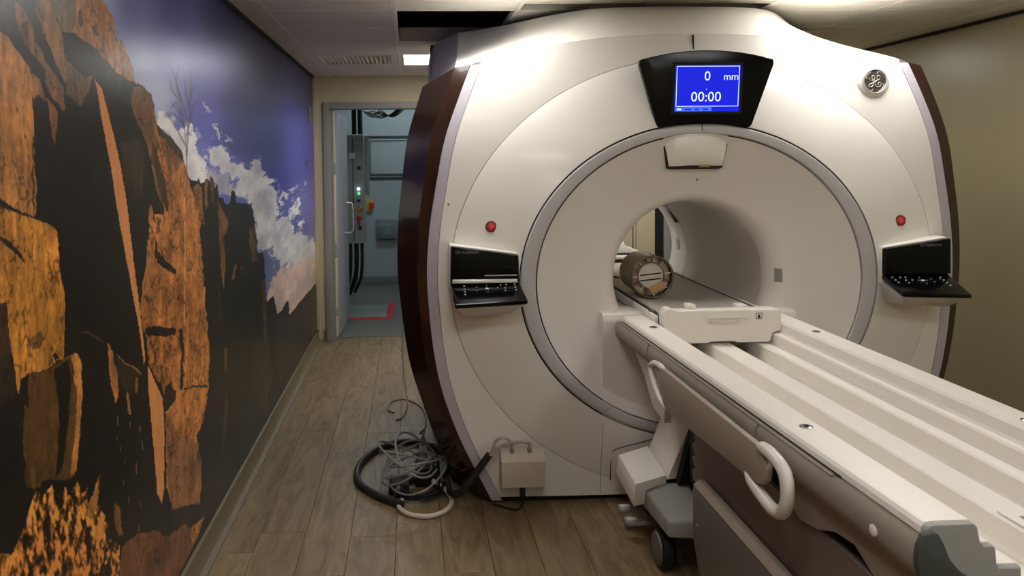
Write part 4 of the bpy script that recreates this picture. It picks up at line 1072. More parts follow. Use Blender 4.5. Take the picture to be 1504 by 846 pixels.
# round emblem, upper right
EX, EZ = 2.105, 1.898
EY = ybase(EX, EZ)
build('emblem_bezel', Geo().lathe([(0.082, 0.004), (0.078, -0.004), (0.064, -0.018), (0.060, -0.022), (0.057, -0.018)], (EX, EY, EZ), 'y', 48), M_white, scanner, 50)
em = build('emblem_disc', Geo().lathe([(0.0585, 0.0), (0.0585, -0.0195), (0.0, -0.0195)], (EX, EY, EZ), 'y', 48), M_badge, scanner, 30)
def e2(u, v): return (EX + u * 0.050, EY - 0.021, EZ + v * 0.050)
sil = Geo()
sil.tube([e2(1.08 * math.cos(a), 1.08 * math.sin(a)) for a in np.linspace(0, 2 * PI, 40, endpoint=False)], 0.0035, 8, closed=True, smooth=1)
build('emblem_rim', sil, M_silver, em, 60)
def cp(L): return [e2((x - 398) / 172.0, (402 - y) / 172.0) for x, y in L]
for L in ([(300, 340), (310, 372), (345, 392), (385, 376), (390, 335), (372, 312), (350, 326), (352, 362), (372, 398), (376, 440), (350, 485), (312, 490), (302, 466), (330, 440), (372, 424), (412, 392)],
          [(478, 338), (470, 314), (444, 312), (428, 336), (438, 366), (474, 374), (436, 384), (408, 412), (406, 456), (434, 488), (474, 482), (496, 452), (484, 424), (458, 422), (446, 442), (460, 458)]):
    build('emblem_script', Geo().tube(cp(L), 0.0019, 7, smooth=5), M_silver, em, 60)
for q in range(4):
    a0 = q * PI / 2 + 0.35
    L = [e2(0.92 * math.cos(a0 + t), 0.92 * math.sin(a0 + t)) for t in np.linspace(0, 0.9, 6)] + [e2(0.72 * math.cos(a0 + 0.92), 0.72 * math.sin(a0 + 0.92))]
    build('emblem_flourish', Geo().tube(L, lambda s: 0.0008 + 0.0014 * s, 6, smooth=3), M_silver, em, 60)

# emergency stop buttons
for x in (0.349, 2.211):
    z = 1.266
    y = ybase(x, z) if math.hypot((x - XC) / A_C, (z - Z_C) / B_C) > 1 else yface(x, z)
    sb = build('stop_button', Geo().lathe([(0.025, 0.002), (0.025, -0.004), (0.021, -0.005)], (x, y, z), 'y', 28), mat('dark_red', (112, 26, 28), 0.4), scanner, 40)
    build('button_cap', Geo().lathe([(0.0185, -0.004), (0.0185, -0.006), (0.015, -0.0075), (0.0, -0.0075)], (x, y, z), 'y', 24), M_red, sb, 40)
    build('button_mark', Geo().box(x - 0.011, x + 0.011, y - 0.0088, y - 0.0077, z - 0.003, z + 0.003).box(x - 0.003, x + 0.003, y - 0.0088, y - 0.0077, z - 0.011, z + 0.011), mat('pale_red', (226, 120, 112), 0.5), sb)

# control consoles left and right
def console(sgn):
    X = lambda h: XC + sgn * h
    ho, hi = 1.118, 0.818
    yb = 3.372
    # panel standing on the cover
    p = build('console_panel', Geo().hexa([(X(ho), yb - 0.012, 1.03), (X(hi), yb - 0.012, 1.03), (X(hi), 3.452, 1.03), (X(ho), 3.452, 1.03),
                                           (X(ho - 0.004), yb - 0.014, 1.189), (X(hi + 0.002), yb - 0.014, 1.148), (X(hi + 0.002), 3.455, 1.148), (X(ho - 0.004), 3.455, 1.189)], 0.007, 2), M_black, scanner, 40)
    s = build('console_shelf', Geo().hexa([(X(ho - 0.01), 3.215, 0.944), (X(hi - 0.016), 3.215, 0.958), (X(hi), 3.395, 1.008), (X(ho), 3.395, 1.008),
                                           (X(ho - 0.01), 3.212, 0.962), (X(hi - 0.016), 3.212, 0.976), (X(hi), 3.39, 1.034), (X(ho), 3.39, 1.034)], 0.008, 2), M_black, scanner, 40)
    hous = Geo().hexa([(X(ho - 0.06), 3.30, 0.895), (X(hi + 0.05), 3.30, 0.905), (X(hi + 0.04), 3.48, 0.885), (X(ho - 0.05), 3.48, 0.885),
                       (X(ho - 0.012), 3.222, 0.945), (X(hi - 0.008), 3.222, 0.955), (X(hi), 3.48, 1.01), (X(ho), 3.48, 1.01)], 0.008, 2)
    build('console_housing', hous, M_disc, scanner, 40)
    build('console_back', Geo().hexa([(X(ho + 0.003), 3.385, 0.99), (X(hi - 0.003), 3.385, 0.99), (X(hi - 0.003), 3.475, 0.99), (X(ho + 0.003), 3.475, 0.99),
                                      (X(ho + 0.001), 3.390, 1.195), (X(hi - 0.001), 3.390, 1.153), (X(hi - 0.001), 3.475, 1.153), (X(ho + 0.001), 3.475, 1.195)], 0.008, 2), M_white, scanner, 40)
    if sgn < 0:
        build('hinge_strip', Geo().hexa([(X(ho - 0.008), 3.352, 1.028), (X(hi + 0.008), 3.352, 1.028), (X(hi + 0.008), 3.37, 1.028), (X(ho - 0.008), 3.37, 1.028),
                                         (X(ho - 0.008), 3.355, 1.046), (X(hi + 0.008), 3.355, 1.044), (X(hi + 0.008), 3.37, 1.044), (X(ho - 0.008), 3.37, 1.046)], 0.003), M_silver, p)
        build('highlight_trim', Geo().box(X(0.97), X(hi + 0.01), 3.358, 3.372, 1.058, 1.063), M_silver, p)
    # lettering
    cx = X(1.045) if sgn < 0 else X(1.02)
    build('lettering', text_geo('GE Healthcare', 0.019, lambda u, v, w: (cx + u * 0.9, yb - 0.0152 - w, 1.163 + v)), mat('grey_print', (118, 124, 128), 0.5), p)
    # keys on the shelf: u from outer to inner edge, v from back to front
    def key(u, v, r, m):
        r = r * 0.62
        h = ho - 0.01 + (hi - 0.004 - ho) * u
        y = 3.38 + (3.225 - 3.38) * v
        zb = 1.034 - (3.39 - y) / 0.178 * (0.072 - 0.014 * u)
        build('key', Geo().lathe([(r, 0.0), (r, 0.004), (r * 0.6, 0.0055)], (X(h), y, zb - 0.001), 'z', 8), m, s, 60)
    Mk = mat('key_pale', (160, 162, 164), 0.4); Mk2 = mat('key_grey', (86, 88, 90), 0.4); Mk3 = mat('key_lit', (235, 235, 235), 0.3)
    for v in (0.22, 0.36, 0.5, 0.64): key(0.16, v, 0.0065, Mk)
    for v in (0.30, 0.46): key(0.33, v, 0.008, Mk2)
    key(0.48, 0.38, 0.013, Mk3)
    for u, v in ((0.42, 0.38), (0.54, 0.38), (0.48, 0.22), (0.48, 0.55)): key(u, v, 0.007, Mk2)
    for u, v in ((0.68, 0.2), (0.76, 0.2), (0.73, 0.38), (0.73, 0.52), (0.63, 0.36)): key(u, v, 0.006, Mk)
    for v in (0.2, 0.36, 0.5): key(0.88, v, 0.0065, Mk)
console(-1); console(1)

# ================================================================ JUNCTION BOX, CABLES
jb = empty('junction_box', (0.475, 3.40, 0.11))
tag(jb, 'small cream junction box fixed low on the front of the scanner', 'box')
M_jb = mat('cream_plastic', (206, 194, 178), 0.45, var=0.02)
yq = 3.372
build('box_body', Geo().prism([(yq, 0.115), (yq - 0.004, 0.232), (yq + 0.03, 0.268), (3.456, 0.27), (3.456, 0.115)], 'x', 0.379, 0.572, 0.004), M_jb, jb)
M_clear = mat('milky_tube', (170, 162, 150), 0.25, var=0.03)
for x in (0.430, 0.508):
    build('gland', Geo().lathe([(0.011, 0.252), (0.011, 0.278), (0.008, 0.28)], (x, 3.405, 0), 'z', 12), M_grey, jb)
build('plug', Geo().box(0.462, 0.486, 3.385, 3.41, 0.068, 0.114, 0.004), M_rubber, jb)
tag(build('power_cord', Geo().tube([(0.474, 3.398, 0.069), (0.473, 3.395, 0.035), (0.455, 3.39, 0.012), (0.42, 3.41, 0.006), (0.37, 3.45, 0.006), (0.34, 3.47, 0.006)], 0.0045, 8), M_rubber),
    'thin black cord looping from the junction box plug to the floor', 'cord')
for k, (x, top_) in enumerate(((0.430, 0.335), (0.508, 0.315))):
    tag(build('clear_tube', Geo().tube([(x, 3.405, 0.281), (x - 0.002, 3.40, 0.305), (x - 0.03 - 0.02 * k, 3.39, top_), (x - 0.07 - 0.045 * k, 3.38, top_ - 0.006), (0.338 + 0.008 * k, 3.385, 0.272 + 0.008 * k), (0.322 + 0.008 * k, 3.385, 0.25 + 0.006 * k)], 0.0065, 8), M_clear),
        ['milky plastic tube arching out of the junction box, left one', 'milky plastic tube arching out of the junction box, right one'][k], 'tube', 'tubes on the junction box')
M_hose = mat('ribbed_black_hose', (40, 38, 38), 0.55, var=0.25, scale=90)
hose = [(0.328, 3.388, 0.262), (0.29, 3.40, 0.205), (0.235, 3.42, 0.12), (0.19, 3.46, 0.06), (0.16, 3.55, 0.03), (0.15, 3.66, 0.022)]
tag(build('hose_sleeve', Geo().tube(hose, 0.0165, 10), M_hose), 'black sleeve slanting from the milky tubes down to the floor', 'hose')
loop = [(0.145, 3.78, 0.018), (0.17, 3.98, 0.02), (0.12, 4.14, 0.018), (0.02, 4.24, 0.018), (-0.10, 4.24, 0.018), (-0.22, 4.12, 0.018), (-0.285, 3.92, 0.018), (-0.27, 3.72, 0.018), (-0.17, 3.56, 0.018), (-0.06, 3.46, 0.018)]
tag(build('black_hose', Geo().tube(loop, 0.017, 10), M_hose), 'thick black hose lying in a wide loop on the floor', 'hose')
ring = [(-0.06, 3.53, 0.012), (-0.075, 3.45, 0.012), (-0.03, 3.375, 0.012), (0.06, 3.35, 0.012), (0.135, 3.40, 0.014), (0.165, 3.50, 0.016), (0.13, 3.60, 0.03), (0.08, 3.64, 0.05)]
tag(build('white_tube', Geo().tube(ring, 0.0105, 10), mat('white_tube_plastic', (205, 196, 182), 0.3)), 'white plastic tube curled in front of the cable heap', 'tube')
rr = random.Random(8)
coil = []
nturn = 7
for k in range(nturn * 14):
    t = k / 14.0
    a = 2 * PI * t
    ex = 0.118 + 0.025 * math.sin(t * 1.7) + 0.01 * rr.random()
    ey = 0.17 + 0.05 * math.sin(t * 2.3)
    cx = -0.025 + 0.03 * math.sin(t * 2.1)
    cy = 3.70 + 0.035 * math.cos(t * 1.3)
    tl = 0.06 * math.sin(a + t)
    coil.append((cx + ex * math.cos(a), cy + ey * math.sin(a), 0.085 + 0.012 * t + 0.055 * math.sin(a + 0.8 * t)))
tag(build('wire_coil', Geo().tube(coil, 0.0052, 7, smooth=3), mat('grey_wire', (150, 146, 138), 0.4)), 'pale grey cable coiled in a loose heap beside the scanner', 'cable')
coil2 = []
for k in range(4 * 12):
    t = k / 12.0; a = 2 * PI * t + 0.7
    coil2.append((0.02 + (0.10 + 0.012 * math.sin(3 * t)) * math.cos(a), 3.60 + 0.10 * math.sin(a), 0.016 + 0.008 * t))
tag(build('black_cable_coil', Geo().tube(coil2, 0.007, 7, smooth=3), M_rubber), 'black cable coil lying under the pale cable heap', 'cable')
pb = empty('connector_box', (-0.08, 3.66, 0.0)); tag(pb, 'black connector block at the mural side of the cable heap', 'connector')
build('housing', Geo().box(-0.125, -0.03, 3.60, 3.72, 0.0, 0.05, 0.006), M_rubber, pb)
build('collar', Geo().lathe([(0.022, 0.0), (0.022, -0.03), (0.016, -0.034)], (-0.078, 3.60, 0.026), 'y', 14), M_greydk, pb)
pb = empty('adapter_box', (0.06, 3.76, 0.0)); tag(pb, 'black adapter brick half buried in the cable heap', 'adapter')
build('housing', Geo().box(0.0, 0.12, 3.68, 3.86, 0.0, 0.075, 0.008), M_rubber, pb)
build('label_plate', Geo().box(0.025, 0.085, 3.72, 3.80, 0.0752, 0.0765), M_grey, pb)
pb = empty('grey_connector', (0.04, 3.78, 0.077)); tag(pb, 'upright grey connector in the middle of the cable heap', 'connector')
build('shell', Geo().box(0.02, 0.06, 3.76, 3.80, 0.077, 0.17, 0.006), M_grey, pb)
build('strain_relief', Geo().lathe([(0.014, 0.17), (0.010, 0.20), (0.008, 0.215)], (0.04, 3.78, 0), 'z', 12), M_greydk, pb)
wire = [(0.04, 3.78, 0.216), (0.05, 3.92, 0.20), (0.03, 4.15, 0.10), (0.045, 4.40, 0.012), (0.07, 4.62, 0.006), (0.04, 4.90, 0.006), (-0.06, 5.06, 0.006), (-0.145, 5.02, 0.006), (-0.165, 4.86, 0.006), (-0.125, 4.80, 0.006)]
tag(build('thin_wire', Geo().tube(wire, 0.0042, 7), mat('brown_wire', (112, 102, 90), 0.5)), 'thin grey wire curling from the cable heap over the floor', 'wire')
wire2 = [(-0.11, 4.66, 0.005), (-0.07, 4.72, 0.005), (-0.045, 4.95, 0.005), (-0.055, 5.3, 0.005), (-0.085, 6.2, 0.005), (-0.10, 7.3, 0.005), (-0.10, 8.2, 0.005)]
tag(build('floor_wire', Geo().tube(wire2, 0.006, 7), mat('brown_wire', (112, 102, 90))), 'long thin wire running straight along the floor through the doorway', 'wire')

# ================================================================ TABLE
TX = 1.285
Y0, Y1 = 1.40, 3.372
table = empty('mri_table', (TX, 2.4, 0.0))
tag(table, 'long white patient table on a grey wheeled base docked to the scanner', 'table')
def tx(dx, y):
    s = (y - Y0) / (Y1 - Y0)
    return (1.292 + (1.279 - 1.292) * s) + dx * (0.975 + 0.055 * s)
prof = [(0.0, 0.783), (0.040, 0.783), (0.044, 0.779), (0.050, 0.730), (0.058, 0.724), (0.143, 0.724), (0.150, 0.730), (0.154, 0.778), (0.160, 0.783),
        (0.204, 0.783), (0.209, 0.789), (0.212, 0.820), (0.217, 0.826), (0.236, 0.826), (0.243, 0.834), (0.249, 0.862), (0.257, 0.870), (0.335, 0.870), (0.346, 0.867), (0.352, 0.860), (0.354, 0.848), (0.350, 0.842)]
full = [(-d, z) for d, z in prof[::-1]] + prof[1:]
under = [(0.33, 0.80), (0.24, 0.765), (0.16, 0.715), (-0.16, 0.715), (-0.24, 0.765), (-0.33, 0.80)]
loopp = full + under
rows = [[(tx(d, y), y, z) for d, z in loopp] for y in np.linspace(Y0, Y1, 12)]
deck = Geo().grid(rows, close_u=True)
nl = len(loopp)
deck.f.append(tuple(range(nl))); deck.f.append(tuple(range(11 * nl, 12 * nl)))
build('table_deck', deck, M_table, table, 20)
# end cap at the foot end
def cap_half(sgn):
    p = [(sgn * d, z) for d, z in prof if d >= 0.158]
    p = [(d, z - 0.001) for d, z in p]
    low = [(sgn * 0.338, 0.79), (sgn * 0.31, 0.752), (sgn * 0.25, 0.73), (sgn * 0.158, 0.725)]
    return p + low
for sgn in (-1, 1):
    build('end_cap', Geo().prism([(1.292 + d * 0.975, z) for d, z in cap_half(sgn)], 'y', Y0 - 0.014, Y0 - 0.0005, 0.002, 1), M_endgrey, table, 30)
    c = [(0.368, 0.80), (0.366, 0.835), (0.356, 0.856), (0.342, 0.861), (0.328, 0.858), (0.318, 0.84), (0.306, 0.81), (0.285, 0.785), (0.255, 0.766), (0.225, 0.755), (0.225, 0.735), (0.33, 0.735), (0.36, 0.765)]
    build('corner_bumper', Geo().prism([(1.292 + sgn * d, z) for d, z in c], 'y', Y0 - 0.03, Y0 - 0.0145, 0.004, 2), M_teal, table, 40)
build('end_bridge', Geo().box(1.292 - 0.15, 1.292 + 0.15, Y0 - 0.012, Y0 - 0.001, 0.66, 0.722, 0.003), M_endgrey, table)
# side bumpers in three segments each
bprof = [(0.348, 0.842), (0.362, 0.842), (0.371, 0.832), (0.375, 0.815), (0.374, 0.79), (0.366, 0.768), (0.345, 0.752), (0.32, 0.748), (0.30, 0.755), (0.33, 0.80)]
for sgn in (-1, 1):
    for a, b_ in ((Y0 - 0.012, 2.030), (2.042, 2.950), (2.962, 3.40)):
        rows = [[(tx(sgn * d, y), y, z) for d, z in bprof] for y in (a, (a + b_) / 2, b_)]
        g = Geo().grid(rows, close_u=True)
        n = len(bprof); g.f.append(tuple(range(n))); g.f.append(tuple(range(2 * n, 3 * n)))
        build('side_bumper', g, M_bump, table, 40)
    rows = [[(tx(sgn * d, y), y, z) for d, z in ((0.3475, 0.849), (0.3562, 0.849), (0.3562, 0.8455), (0.3475, 0.8455))] for y in (1.66, 3.36)]
    build('joint_line', Geo().grid(rows, close_u=True), M_gap, table)
    rows = [[(tx(sgn * d, y), y, z) for d, z in ((0.355, 0.8425), (0.3665, 0.8395), (0.3665, 0.845), (0.355, 0.845))] for y in (1.68, 3.38)]
    build('rail_lip', Geo().grid(rows, close_u=True), M_bump, table)
    build('bumper_plug', Geo().lathe([(0.012, 0.0), (0.012, 0.006), (0.008, 0.008)], (0, 0, 0), 'x', 16).map(lambda p: Vector((tx(sgn * 0.374, 1.51) + sgn * (p.x - 0.003), 1.51 + p.y, 0.800 + p.z))), M_disc, table, 40)
# chrome studs in the rails
for sgn, y in ((-1, 3.12), (-1, 1.92), (1, 2.98), (1, 1.92)):
    x = tx(sgn * 0.296, y)
    st = build('stud', Geo().lathe([(0.017, 0.868), (0.017, 0.8725), (0.012, 0.874), (0.011, 0.871)], (x, y, 0), 'z', 20), M_chrome, table, 40)
    build('stud_hole', Geo().lathe([(0.0, 0.8722), (0.007, 0.8722), (0.007, 0.8745)], (x, y, 0), 'z', 16), M_blackmatte, st)
# connector insert on the spine
ins = build('spine_insert', Geo().box(tx(-0.036, 1.5), tx(0.036, 1.5), Y0 + 0.01, 1.605, 0.7832, 0.7885, 0.003), M_table, table, 40)
for yy in (1.565, 1.465):
    build('slot', Geo().box(tx(-0.012, 1.5), tx(0.014, 1.5), yy - 0.007, yy + 0.007, 0.7887, 0.7892), mat('slot_brown', (150, 132, 112), 0.5), ins)
# chassis under the deck
build('under_tray', Geo().hexa([(TX - 0.22, 1.48, 0.655), (TX + 0.22, 1.48, 0.655), (TX + 0.24, 3.1, 0.655), (TX - 0.24, 3.1, 0.655),
                                (TX - 0.29, 1.44, 0.712), (TX + 0.29, 1.44, 0.712), (TX + 0.30, 3.2, 0.712), (TX - 0.30, 3.2, 0.712)], 0.012), M_grey, table, 40)
for sgn in (-1, 1):
    sk = [(1.93, 0.752), (1.93, 0.665), (1.88, 0.648), (1.80, 0.662), (1.72, 0.694), (1.64, 0.704), (1.56, 0.668), (1.50, 0.655), (1.44, 0.675), (1.42, 0.752)]
    x = TX + sgn * 0.312
    build('skirt', Geo().prism(sk, 'x', x - 0.012, x + 0.012, 0.004), M_board, table, 40)
    # hinged support arm towards the scanner
    ar = [(3.37, 0.765), (3.30, 0.735), (3.16, 0.665), (3.04, 0.57), (2.90, 0.55), (2.86, 0.76)]
    x = TX + sgn * 0.322
    build('front_bracket', Geo().prism(ar, 'x', x - 0.014, x + 0.014, 0.005), M_disc, table, 40)
# bellows
bz = []
for k in range(9):
    z = 0.40 + 0.30 * k / 8
    bz.append((z, 0.0 if k % 2 == 0 else 0.022))
rows = []
for z, d in bz:
    x0, x1, y0, y1 = TX - 0.285 + d, TX + 0.285 - d, 1.55 + d, 2.70 - d
    rows.append([(x0, y0, z), (x1, y0, z), (x1, y1, z), (x0, y1, z)])
build('bellows', Geo().grid(rows, close_u=True), M_bellow, table, 20)
ap = [(1.30, 0.43), (2.655, 0.43), (2.672, 0.462), (2.640, 0.478), (2.672, 0.508), (2.640, 0.524), (2.672, 0.556), (2.640, 0.572), (2.665, 0.62), (2.625, 0.66), (1.30, 0.66)]
build('bellows_apron', Geo().prism(ap, 'x', TX - 0.312, TX - 0.292, 0.003, 1), M_bellow, table, 30)
build('bellows_apron', Geo().prism(ap, 'x', TX + 0.292, TX + 0.312, 0.003, 1), M_bellow, table, 30)
build('chassis', Geo().hexa([(TX - 0.25, 1.28, 0.10), (TX + 0.25, 1.28, 0.10), (TX + 0.25, 2.50, 0.10), (TX - 0.25, 2.50, 0.10),
                             (TX - 0.30, 1.22, 0.43), (TX + 0.30, 1.22, 0.43), (TX + 0.30, 2.62, 0.43), (TX - 0.30, 2.62, 0.43)], 0.02, 3), M_grey, table, 40)
for sgn in (-1, 1):
    x = TX + sgn * 0.338
    pan = [(1.25, 0.13), (2.42, 0.13), (2.50, 0.20), (2.545, 0.28), (2.55, 0.45), (2.535, 0.465), (1.25, 0.465)]
    pn = build('side_panel', Geo().prism(pan, 'x', x - 0.016, x + 0.016, 0.008), M_greydk, table, 40)
    build('screw', Geo().lathe([(0.005, 0.0), (0.005, 0.002)], (x - 0.0175 if sgn < 0 else x + 0.0155, 2.50, 0.345), 'x', 10), M_silver, pn)
    cap = Geo().hexa([(x - 0.018, 1.25, 0.464), (x + 0.018, 1.25, 0.464), (x + 0.018, 2.54, 0.464), (x - 0.018, 2.54, 0.464), (x + 0.0, 1.25, 0.485), (x + 0.018, 1.25, 0.485), (x + 0.018, 2.53, 0.485), (x + 0.0, 2.53, 0.485)], 0.003)
    build('panel_cap', cap, M_board, table, 40)
build('front_pillar', Geo().box(TX - 0.235, TX + 0.235, 2.50, 2.74, 0.10, 0.44, 0.02, 3), M_grey, table, 40)
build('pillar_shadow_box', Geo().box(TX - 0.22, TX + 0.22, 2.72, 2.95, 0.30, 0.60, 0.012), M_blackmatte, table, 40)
# feet with casters at the scanner end
def foot(sgn):
    X = lambda h: TX + sgn * h
    g = Geo().hexa([(X(0.375), 2.735, 0.185), (X(0.22), 2.705, 0.185), (X(0.20), 3.03, 0.185), (X(0.390), 3.03, 0.185),
                    (X(0.368), 2.745, 0.243), (X(0.225), 2.715, 0.256), (X(0.20), 3.03, 0.270), (X(0.388), 3.03, 0.262)], 0.012, 3)
    build('foot_cover', g, M_grey, table, 40)
    w = build('caster', Geo().lathe([(0.060, -0.018), (0.076, -0.012), (0.078, 0.0), (0.076, 0.012), (0.060, 0.018)], (0, 0, 0), 'x', 28).map(lambda p: Vector((X(0.345) + p.x * 1.3, 2.875 + p.y, 0.078 + p.z))), M_rubber, table, 50)
    build('hub_cap', Geo().lathe([(0.062, 0.0), (0.060, 0.006), (0.05, 0.009), (0.0, 0.010)], (0, 0, 0), 'x', 28).map(lambda p: Vector((X(0.345) + sgn * (0.0235 + p.x), 2.875 + p.y, 0.078 + p.z))), M_greydk, w, 40)
    build('caster_fork', Geo().box(min(X(0.30), X(0.318)), max(X(0.30), X(0.318)), 2.80, 2.93, 0.05, 0.184, 0.006).box(min(X(0.372), X(0.35)), max(X(0.372), X(0.35)), 2.88, 2.93, 0.150, 0.184, 0.004), M_gap, table, 40)
foot(-1); foot(1)
for sgn in (-1, 1):
    x = TX + sgn * 0.30
    build('caster', Geo().lathe([(0.060, -0.018), (0.076, -0.012), (0.078, 0.0), (0.076, 0.012), (0.060, 0.018)], (0, 0, 0), 'x', 28).map(lambda p: Vector((x + p.x * 1.3, 1.45 + p.y, 0.078 + p.z))), M_rubber, table, 50)
# white docking arm reaching the scanner
X = lambda h: TX - h
dk = Geo().hexa([(X(0.435), 2.965, 0.20), (X(0.285), 3.03, 0.20), (X(0.265), 3.345, 0.20), (X(0.418), 3.30, 0.20),
                 (X(0.432), 2.945, 0.298), (X(0.287), 3.018, 0.300), (X(0.266), 3.335, 0.302), (X(0.420), 3.245, 0.300)], 0.004, 2)
build('dock_arm', dk, M_table, table, 40)
dk = Geo().hexa([(X(0.285), 3.018, 0.28), (X(0.14), 3.05, 0.28), (X(0.14), 3.36, 0.28), (X(0.266), 3.335, 0.28),
                 (X(0.16), 3.03, 0.56), (X(0.06), 3.05, 0.56), (X(0.06), 3.36, 0.56), (X(0.155), 3.335, 0.56)], 0.004, 2)
build('dock_post', dk, M_table, table, 40)
build('dock_insert', Geo().hexa([(X(0.25), 2.985, 0.27), (X(0.13), 2.985, 0.27), (X(0.13), 3.03, 0.27), (X(0.25), 3.03, 0.27), (X(0.19), 2.985, 0.50), (X(0.09), 2.985, 0.50), (X(0.09), 3.03, 0.50), (X(0.19), 3.03, 0.50)], 0.004), M_blackmatte, table)
build('dock_base', Geo().box(TX - 0.36, TX + 0.36, 3.03, 3.33, 0.13, 0.20, 0.01), M_blackmatte, table, 40)
for k, y in enumerate((3.21, 3.10)):
    pd = build('pedal', Geo().box(0.858 - 0.004 * k, 1.0, y - 0.028, y + 0.028, 0.072 - 0.004 * k, 0.092 - 0.004 * k, 0.008, 3), M_grey, table, 40)
    build('pedal_pad', Geo().box(0.866 - 0.004 * k, 0.905, y - 0.014, y + 0.014, 0.0921 - 0.004 * k, 0.0945 - 0.004 * k, 0.001), M_handle, pd)
# swing boards on both sides with looped handles
def board(sgn):
    x = TX + sgn * 0.405
    p = [(2.715, 0.812), (2.700, 0.820), (1.925, 0.824), (1.895, 0.815), (1.872, 0.785), (1.880, 0.750), (1.905, 0.730), (1.94, 0.722), (2.640, 0.684), (2.665, 0.690), (2.72, 0.76)]
    b_ = build('side_board', Geo().prism(p, 'x', x - 0.009, x + 0.009, 0.004, 2), M_board, table, 40)
    L1 = [(1.935, 0.818), (1.90, 0.824), (1.85, 0.822), (1.80, 0.808), (1.782, 0.775), (1.785, 0.735), (1.81, 0.702), (1.85, 0.690), (1.90, 0.695), (1.96, 0.708), (2.01, 0.730)]
    build('board_handle', Geo().tube([(x, y, z) for y, z in L1], lambda t: 0.0165 * min(1.0, 0.35 + 9.0 * min(t, 1 - t)), 12, smooth=5), M_handle, b_, 60)
    L2 = [(2.68, 0.815), (2.76, 0.815), (2.825, 0.80), (2.84, 0.775), (2.80, 0.735), (2.74, 0.70), (2.68, 0.688), (2.64, 0.69)]
    build('board_handle', Geo().tube([(x, y, z) for y, z in L2], lambda t: 0.011 * min(1.0, 0.45 + 8.0 * min(t, 1 - t)), 10, smooth=5), M_handle, b_, 60)
    for y in (2.05, 2.55):
        build('board_bracket', Geo().box(min(x + -sgn * 0.01, x - sgn * 0.06), max(x - sgn * 0.01, x - sgn * 0.06), y - 0.03, y + 0.03, 0.775, 0.80, 0.003), M_greydk, b_)
board(-1); board(1)

# ================================================================ CRADLE
cr = empty('patient_cradle', (1.283, 3.9, 0.785))
tag(cr, 'white sliding cradle board running from the table into the bore', 'cradle')
CX = 1.283
fp = [(-0.246, 0.86), (-0.248, 0.912), (-0.236, 0.934), (-0.218, 0.938), (-0.204, 0.930), (-0.19, 0.926), (0.236, 0.926), (0.246, 0.918), (0.250, 0.862), (0.246, 0.838), (0.226, 0.832), (0.212, 0.828), (0.206, 0.800), (0.200, 0.790), (0.060, 0.790), (0.054, 0.796), (-0.054, 0.796), (-0.06, 0.790), (-0.200, 0.790), (-0.206, 0.800), (-0.212, 0.828), (-0.226, 0.832), (-0.242, 0.84)]
build('front_block', Geo().prism([(CX + d, z) for d, z in fp], 'y', 3.165, 3.235, 0.006, 2), M_table, cr, 40)
hg = [(-0.078, 0.927), (0.118, 0.927), (0.118, 0.895), (0.110, 0.878), (0.09, 0.868), (0.06, 0.865), (-0.03, 0.865), (-0.06, 0.868), (-0.074, 0.88), (-0.078, 0.895)]
build('handle_recess', Geo().prism([(CX + d, z) for d, z in hg], 'y', 3.1585, 3.1655, 0.002), M_disc, cr, 40)
build('handle_bar', Geo().prism([(CX + d, z) for d, z in [(-0.072, 0.929), (0.112, 0.929), (0.112, 0.902), (0.10, 0.896), (-0.06, 0.896), (-0.072, 0.902)]], 'y', 3.146, 3.164, 0.005, 2), M_icom, cr, 40)
build('handle_lip', Geo().tube([(CX - 0.065, 3.156, 0.884), (CX - 0.03, 3.15, 0.876), (CX + 0.03, 3.148, 0.876), (CX + 0.07, 3.15, 0.883)], 0.003, 8), M_handle, cr, 60)
build('latch_knob', Geo().box(CX - 0.135, CX - 0.098, 3.20, 3.26, 0.925, 0.945, 0.008, 2), M_table, cr, 40)
build('latch_knob', Geo().box(CX + 0.085, CX + 0.13, 3.22, 3.28, 0.92, 0.937, 0.008, 2), M_table, cr, 40)
# body mark
sy = 3.1635
g = Geo(); ring_box(g, CX + 0.140, CX + 0.166, 0.887, 0.913, 0.0018, sy, sy + 0.0014)
g.box(CX + 0.1515, CX + 0.1545, sy, sy + 0.0014, 0.905, 0.909)
g.prism([(CX + 0.148, 0.904), (CX + 0.158, 0.904), (CX + 0.157, 0.898), (CX + 0.159, 0.8895), (CX + 0.155, 0.8895), (CX + 0.153, 0.897), (CX + 0.151, 0.8895), (CX + 0.147, 0.8895), (CX + 0.149, 0.898)], 'y', sy, sy + 0.0014)
build('type_symbol', g, M_blackmatte, cr, 0)
# bed board: shallow trough
bp = [(-0.215, 0.898), (-0.17, 0.893), (-0.10, 0.888), (0.0, 0.886), (0.10, 0.888), (0.17, 0.893), (0.215, 0.898), (0.225, 0.894), (0.22, 0.85), (-0.22, 0.85), (-0.225, 0.894)]
rows = [[(CX + d, y, z) for d, z in bp] for y in (3.236, 3.6, 4.2, 5.0)]
g = Geo().grid(rows, close_u=True); n = len(bp); g.f.append(tuple(range(n))); g.f.append(tuple(range(3 * n, 4 * n)))
build('bed_board', g, mat('bed_grey', (186, 179, 170), 0.45), cr, 40)
for sgn in (-1, 1):
    build('edge_channel', Geo().box(min(CX + sgn * 0.232, CX + sgn * 0.246), max(CX + sgn * 0.232, CX + sgn * 0.246), 3.24, 5.0, 0.862, 0.890), M_gap, cr)
    build('bed_edge', Geo().box(min(CX + sgn * 0.2475, CX + sgn * 0.262), max(CX + sgn * 0.2475, CX + sgn * 0.262), 3.24, 5.0, 0.858, 0.893, 0.003), M_disc, cr)
    build('edge_latch', Geo().box(min(CX + sgn * 0.228, CX + sgn * 0.256), max(CX + sgn * 0.228, CX + sgn * 0.256), 3.33, 3.36, 0.888, 0.898, 0.003), M_greydk, cr)
